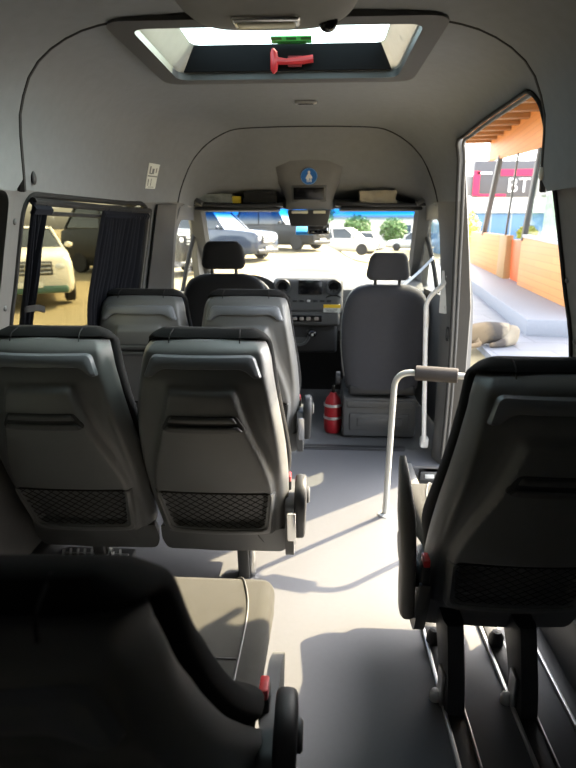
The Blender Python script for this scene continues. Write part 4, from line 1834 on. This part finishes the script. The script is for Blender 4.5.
bm = text_bm('BT', 1.35, Matrix.Translation((1.15, .30, 4.18)) @ Matrix.Rotation(PI / 2, 4, 'X'), .04)
obj('letters', bm, mat('letter_white', (.8, .82, .85), .5), sb)
bm = B()
add_box(bm, (3.6, .32, 5.2), (.5, .08, 1.0))
obj('red_bar', bm, m_pink, sb)

# ================================================================ sleeping dog
def skin(name, chain_pts, edges, m, parent=None, root=0, sub=2):
    me = bpy.data.meshes.new(name)
    me.from_pydata([p[0] for p in chain_pts], edges, [])
    o_ = bpy.data.objects.new(name, me)
    COL.objects.link(o_)
    if parent:
        o_.parent = parent
    md = o_.modifiers.new('skin', 'SKIN')
    md.use_smooth_shade = True
    for i, p in enumerate(chain_pts):
        me.skin_vertices[0].data[i].radius = p[1] if isinstance(p[1], tuple) else (p[1], p[1])
        me.skin_vertices[0].data[i].use_root = (i == root)
    sd = o_.modifiers.new('sub', 'SUBSURF')
    sd.levels = sub
    sd.render_levels = sub
    dg = bpy.context.evaluated_depsgraph_get()
    nm = bpy.data.meshes.new_from_object(o_.evaluated_get(dg))
    o_.modifiers.clear()
    o_.data = nm
    nm.materials.clear()
    nm.materials.append(m)
    return o_


dog = thing('sleeping_dog', 'tan and grey dog lying asleep on the white pavement outside', 'dog', (2.72, 8.75, -.40), R(8))
dog.scale = (1.15, 1.15, 1.15)
mf = bpy.data.materials.new('dog_fur')
mf.use_nodes = True
n, l = mf.node_tree.nodes, mf.node_tree.links
b_ = n['Principled BSDF']
b_.inputs['Roughness'].default_value = .95
tc = n.new('ShaderNodeTexCoord')
sp = n.new('ShaderNodeSeparateXYZ')
nz = n.new('ShaderNodeTexNoise')
nz.inputs['Scale'].default_value = 9
ad = n.new('ShaderNodeMath')
ad.operation = 'MULTIPLY_ADD'
ad.inputs[1].default_value = .16
rp = n.new('ShaderNodeValToRGB')
l.new(tc.outputs['Object'], sp.inputs[0])
l.new(tc.outputs['Object'], nz.inputs['Vector'])
l.new(nz.outputs['Fac'], ad.inputs[0])
l.new(sp.outputs['X'], ad.inputs[2])
mr = n.new('ShaderNodeMapRange')
mr.inputs['From Min'].default_value = -.55
mr.inputs['From Max'].default_value = .60
l.new(ad.outputs[0], mr.inputs['Value'])
l.new(mr.outputs[0], rp.inputs['Fac'])
cr_ = rp.color_ramp
cr_.elements[0].color = (.20, .145, .085, 1)
cr_.elements[0].position = .25
cr_.elements[1].color = (.27, .23, .17, 1)
cr_.elements[1].position = .85
for pos, c in ((.50, (.17, .125, .075, 1)), (.62, (.06, .052, .046, 1)), (.70, (.07, .06, .054, 1)), (.76, (.29, .25, .185, 1))):
    e = cr_.elements.new(pos)
    e.color = c
l.new(rp.outputs[0], b_.inputs['Base Color'])
P = [((.20, .04, .165), .165), ((.36, .02, .145), .145), ((.46, .0, .115), .10), ((.0, .05, .17), .16), ((-.18, .04, .165), .14), ((-.32, .01, .15), .115), ((-.43, -.05, .125), .085), ((-.52, -.12, .10), .082), ((-.58, -.20, .075), .060), ((-.62, -.29, .055), .038), ((-.63, -.335, .05), .030),
     ((.30, -.07, .10), .115), ((.20, -.15, .065), .065), ((.08, -.185, .045), .042), ((-.03, -.195, .038), .034),
     ((-.24, -.09, .08), .065), ((-.14, -.17, .05), .045), ((-.28, -.22, .04), .034), ((-.38, -.26, .034), .032)]
E_ = [(0, 1), (1, 2), (0, 3), (3, 4), (4, 5), (5, 6), (6, 7), (7, 8), (8, 9), (9, 10), (1, 11), (11, 12), (12, 13), (13, 14), (4, 15), (15, 16), (16, 17), (17, 18)]
skin('body', P, E_, mf, dog)
for sg in (-1, 1):
    bm = B()
    c = Vector((-.50, -.11, .165)) + Vector((.05 * sg, -.035 * sg, 0))
    add_hull(bm, [c + Vector(q) for q in ((-.025, -.012, -.02), (.025, -.012, -.02), (.025, .012, -.02), (-.025, .012, -.02), (-.004, -.006, .055), (.012, -.006, .055), (.012, .006, .055), (-.004, .006, .055))], .005)
    obj('ear', bm, mat('dog_ear', (.12, .09, .06), .9), dog)
bm = B()
add_ell(bm, (-.635, -.36, .055), (.014, .012, .012), 10, 8)
obj('nose', bm, m_rubber, dog)
for sg in (-1, 1):
    bm = B()
    add_ell(bm, (-.565 + .045 * sg, -.235 - .022 * sg, .115), (.009, .009, .004), 8, 6)
    obj('closed_eye', bm, m_rubber, dog)

# ================================================================ parked cars
m_tyre = mat('tyre', (.015, .015, .016), .85)
m_rim = mat('wheel_rim', (.45, .46, .48), .35, .7)
m_cglass = mat('car_glass', (.02, .028, .035), .06, spec=.8)
m_light = mat('headlight', (.75, .78, .80), .12)


def car(label, x, y, rz, paint, L=4.5, W=1.84, H=1.66, hood=1.02, cat='car', z=None, group=None, name='parked_car', plate=True, grille=m_dark, cabf=.95, cabr=-2.0):
    t_ = thing(name, label, cat, (x, y, gz(x, y) if z is None else z), rz, group)
    w, h2 = W / 2, L / 2
    # local +y is the front
    st = [(-h2, .80, .42, .86), (-h2 + .06, .92, .32, hood - .08), (-h2 + .35, .98, .26, hood - .02), (-.9, 1.0, .22, hood), (.2, 1.0, .22, hood), (cabf, 1.0, .22, hood), (h2 - .75, .99, .22, hood - .03), (h2 - .28, .97, .24, hood - .09), (h2 - .08, .91, .28, hood - .15), (h2, .82, .34, hood - .22)]
    bm_ = B()
    rings = []
    for yy, kw, z0, z1 in st:
        ww = w * kw
        pr = [(-.86, z0), (-.97, z0 + .08), (-1, z0 + .3 * (z1 - z0)), (-.985, z0 + .75 * (z1 - z0)), (-.93, z1 - .03), (-.82, z1)]
        ring = [Vector((a * ww, yy, b)) for a, b in pr] + [Vector((-a * ww, yy, b)) for a, b in pr[::-1]]
        rings.append(ring)
    add_loft(bm_, rings)
    body_ = obj('body', bm_, paint, t_, 50)
    # greenhouse
    b0, b1 = cabr * L / 4.5, cabf
    r0, r1 = b0 + .38, b1 - .72
    bm_ = B()
    add_hull(bm_, [(-w * .90, b0, hood - .04), (w * .90, b0, hood - .04), (w * .90, b1, hood - .04), (-w * .90, b1, hood - .04), (-w * .70, r0, H - .03), (w * .70, r0, H - .03), (w * .70, r1, H - .03), (-w * .70, r1, H - .03)], .05, 3)
    obj('windows', bm_, m_cglass, t_, 40)
    bm_ = B()
    add_hull(bm_, [(-w * .735, r0 - .06, H - .05), (w * .735, r0 - .06, H - .05), (w * .735, r1 + .06, H - .05), (-w * .735, r1 + .06, H - .05), (-w * .66, r0 + .02, H + .01), (w * .66, r0 + .02, H + .01), (w * .66, r1 - .05, H + .01), (-w * .66, r1 - .05, H + .01)], .02, 3)
    for sx_ in (-1, 1):
        for ya, yb in ((b1, r1), ((b0 + b1) / 2, (r0 + r1) / 2), (b0, r0)):
            add_tube(bm_, [(sx_ * w * .905, ya, hood - .05), (sx_ * w * .71, yb, H - .03)], .038, 6)
    obj('roof', bm_, paint, t_, 40)
    for sx_ in (-1, 1):
        for yy in (-h2 + .85, h2 - .85):
            bm_ = B()
            M = Matrix.Translation((sx_ * (w - .10), yy, .33)) @ Matrix.Rotation(PI / 2, 4, 'Y')
            add_lathe(bm_, [(.20, -.11), (.30, -.11), (.33, -.08), (.33, .08), (.30, .11), (.20, .11)], M, 24)
            wh = obj('wheel', bm_, m_tyre, t_)
            bm_ = B()
            add_lathe(bm_, [(0, .07 * sx_), (.06, .10 * sx_), (.07, .08 * sx_), (.19, .09 * sx_), (.205, .10 * sx_), (.205, -.05 * sx_), (0, -.05 * sx_)], M, 20)
            obj('rim', bm_, m_rim, wh)
        bm_ = B()
        add_ell(bm_, (sx_ * w * .68, h2 - .10, hood - .36), (.17, .13, .11), 16, 10, rot=(0, sx_ * -.2, sx_ * -.35))
        obj('headlight', bm_, m_light, t_)
        bm_ = B()
        add_ell(bm_, (sx_ * (w + .06), cabf - .25, hood + .06), (.10, .06, .07), 12, 8)
        obj('wing_mirror', bm_, paint, t_)
    gy, gzc = h2 + .012, hood - .40
    bm_ = B()
    for k in range(3):
        add_box(bm_, (0, gy + .03, gzc - .09 + .09 * k), (W * .46, .05, .034), .008)
    g_ = obj('grille', bm_, m_rim, t_)
    bm_ = B()
    add_box(bm_, (0, gy - .02, gzc), (W * .50, .10, .30), .03, 3)
    obj('grille_opening', bm_, grille, g_)
    bm_ = B()
    add_lathe(bm_, [(.075, -.01), (.09, -.01), (.09, .01), (.075, .01), (.075, -.01)], Matrix.Translation((0, gy + .06, gzc)) @ Matrix.Rotation(PI / 2, 4, 'X'), 24)
    for k in range(3):
        a = PI / 2 + k * 2 * PI / 3
        add_tube(bm_, [(0, gy + .06, gzc), (.08 * math.cos(a), gy + .06, gzc + .08 * math.sin(a))], [.014, .004], 6)
    obj('round_badge', bm_, m_chrome, g_)
    bm_ = B()
    add_box(bm_, (0, h2 - .03, .36), (W * .80, .16, .16), .05, 3)
    bp = obj('bumper', bm_, m_dark if plate != 'green' else mat('green_bumper', (.05, .12, .09), .5), t_)
    if plate:
        bm_ = B()
        add_box(bm_, (0, h2 + .058, .47), (.52, .02, .12), .004)
        obj('number_plate', bm_, mat('plate_white', (.72, .72, .66), .5), bp)
    return t_


p_white = mat('car_white', (.70, .68, .62), .25, spec=.6)
p_black = mat('car_black', (.010, .011, .013), .3, spec=.35)
p_blue = mat('car_dark_blue', (.03, .045, .08), .12, spec=.8)
p_silver = mat('car_silver', (.50, .52, .54), .25, .3)
car('white van with chrome grille parked outside, framed by the left window', -7.35, 13.9, R(210), p_white, L=4.8, W=1.95, H=1.70, hood=1.22, cat='van', plate='green', grille=m_grey)
car('black car parked behind the white van outside the left window', -6.1, 18.8, R(-112), p_black, L=4.8, W=1.95, H=2.15, hood=1.45)
car('dark blue car left of the others beyond the windscreen', -4.1, 23.5, R(-115), p_blue, L=4.8, W=1.95, H=1.90, hood=1.2)
car('black car beyond the windscreen, directly behind the blue tag and mirror', -1.9, 28.5, R(-120), p_black, L=4.9, W=1.95, H=2.0, hood=1.2)
car('white car parked right of the black car beyond the windscreen', 1.6, 33.5, R(-110), p_white, L=4.2, W=1.8, H=1.5, hood=.95)
far = [(3.0, 49, 'white', 80), (8.2, 50, 'silver', 80), (13.4, 54, 'white', 100), (-7.5, 53, 'blue', 85), (-2.6, 50, 'silver', 95)]
labs = ['far white car below the trees beyond the windscreen', 'far silver car in the row beyond the windscreen, right of the trees', 'far white car at right end of the row beyond the windscreen', 'far dark blue car at the far left end of the row beyond the windscreen', 'far silver car behind the mirror']
for (x, y, c, a), lb in zip(far, labs):
    car(lb, x, y, R(a), {'white': p_white, 'silver': p_silver, 'blue': p_blue}[c], L=4.4, W=1.8, H=1.55, hood=.95, z=.90 * S((2.6 - x) / 2.5) - .5 * (1 - S((2.6 - x) / 2.5)) if False else gz(x, y), group='far row of parked cars')

# ================================================================ greenery and far edge
def tree(name, label, x, y, h, r, seed, col, group=None, n_=900, ls=.28):
    t_ = thing(name, label, 'tree', (x, y, gz(x, y) - .05), 0, group)
    bm_ = leaf_clump((0, 0, h * .58), (r, r, h * .44), n_, ls, seed)
    obj('foliage', bm_, col, t_)
    bm_ = B()
    add_tube(bm_, [(0, 0, 0), (.05, .02, h * .3), (.0, .05, h * .6)], [.14, .11, .05], 8)
    obj('trunk', bm_, m_beam, t_)


m_leaf = mat('hedge_leaf', (.10, .20, .05), .7, rgb2=(.05, .12, .03), scale=1.5)
for i, (x, h_, lb) in enumerate(((0.2, 3.6, 'bushy green tree far beyond the windscreen, nearest the mirror'), (4.2, 3.3, 'bushy green tree far beyond the windscreen, second from the mirror'), (8.2, 3.0, 'bushy green tree far beyond the windscreen, third from the mirror'))):
    tree('bushy_tree', lb, x, 62 + i, h_, 1.5, 20 + i, m_leaf, 'green trees far beyond the windscreen')
t = thing('storage_building', 'long pale low building at far end of the yard', 'building', (10, 85, .2), 0)
bm = B()
add_box(bm, (0, 0, .8), (90, 6, 3.6), .05)
obj('wall', bm, mat('pale_render', (.60, .60, .58), .8), t)
bm = B()
add_box(bm, (0, 0, 2.75), (91, 7, .35), .05)
obj('roof', bm, mat('grey_roof', (.40, .40, .42), .8), t)
bm = B()
for k in range(14):
    add_box(bm, (-40 + 6 * k, -3.02, 1.0), (2.0, .08, 1.2))
obj('window_row', bm, m_cglass, t)
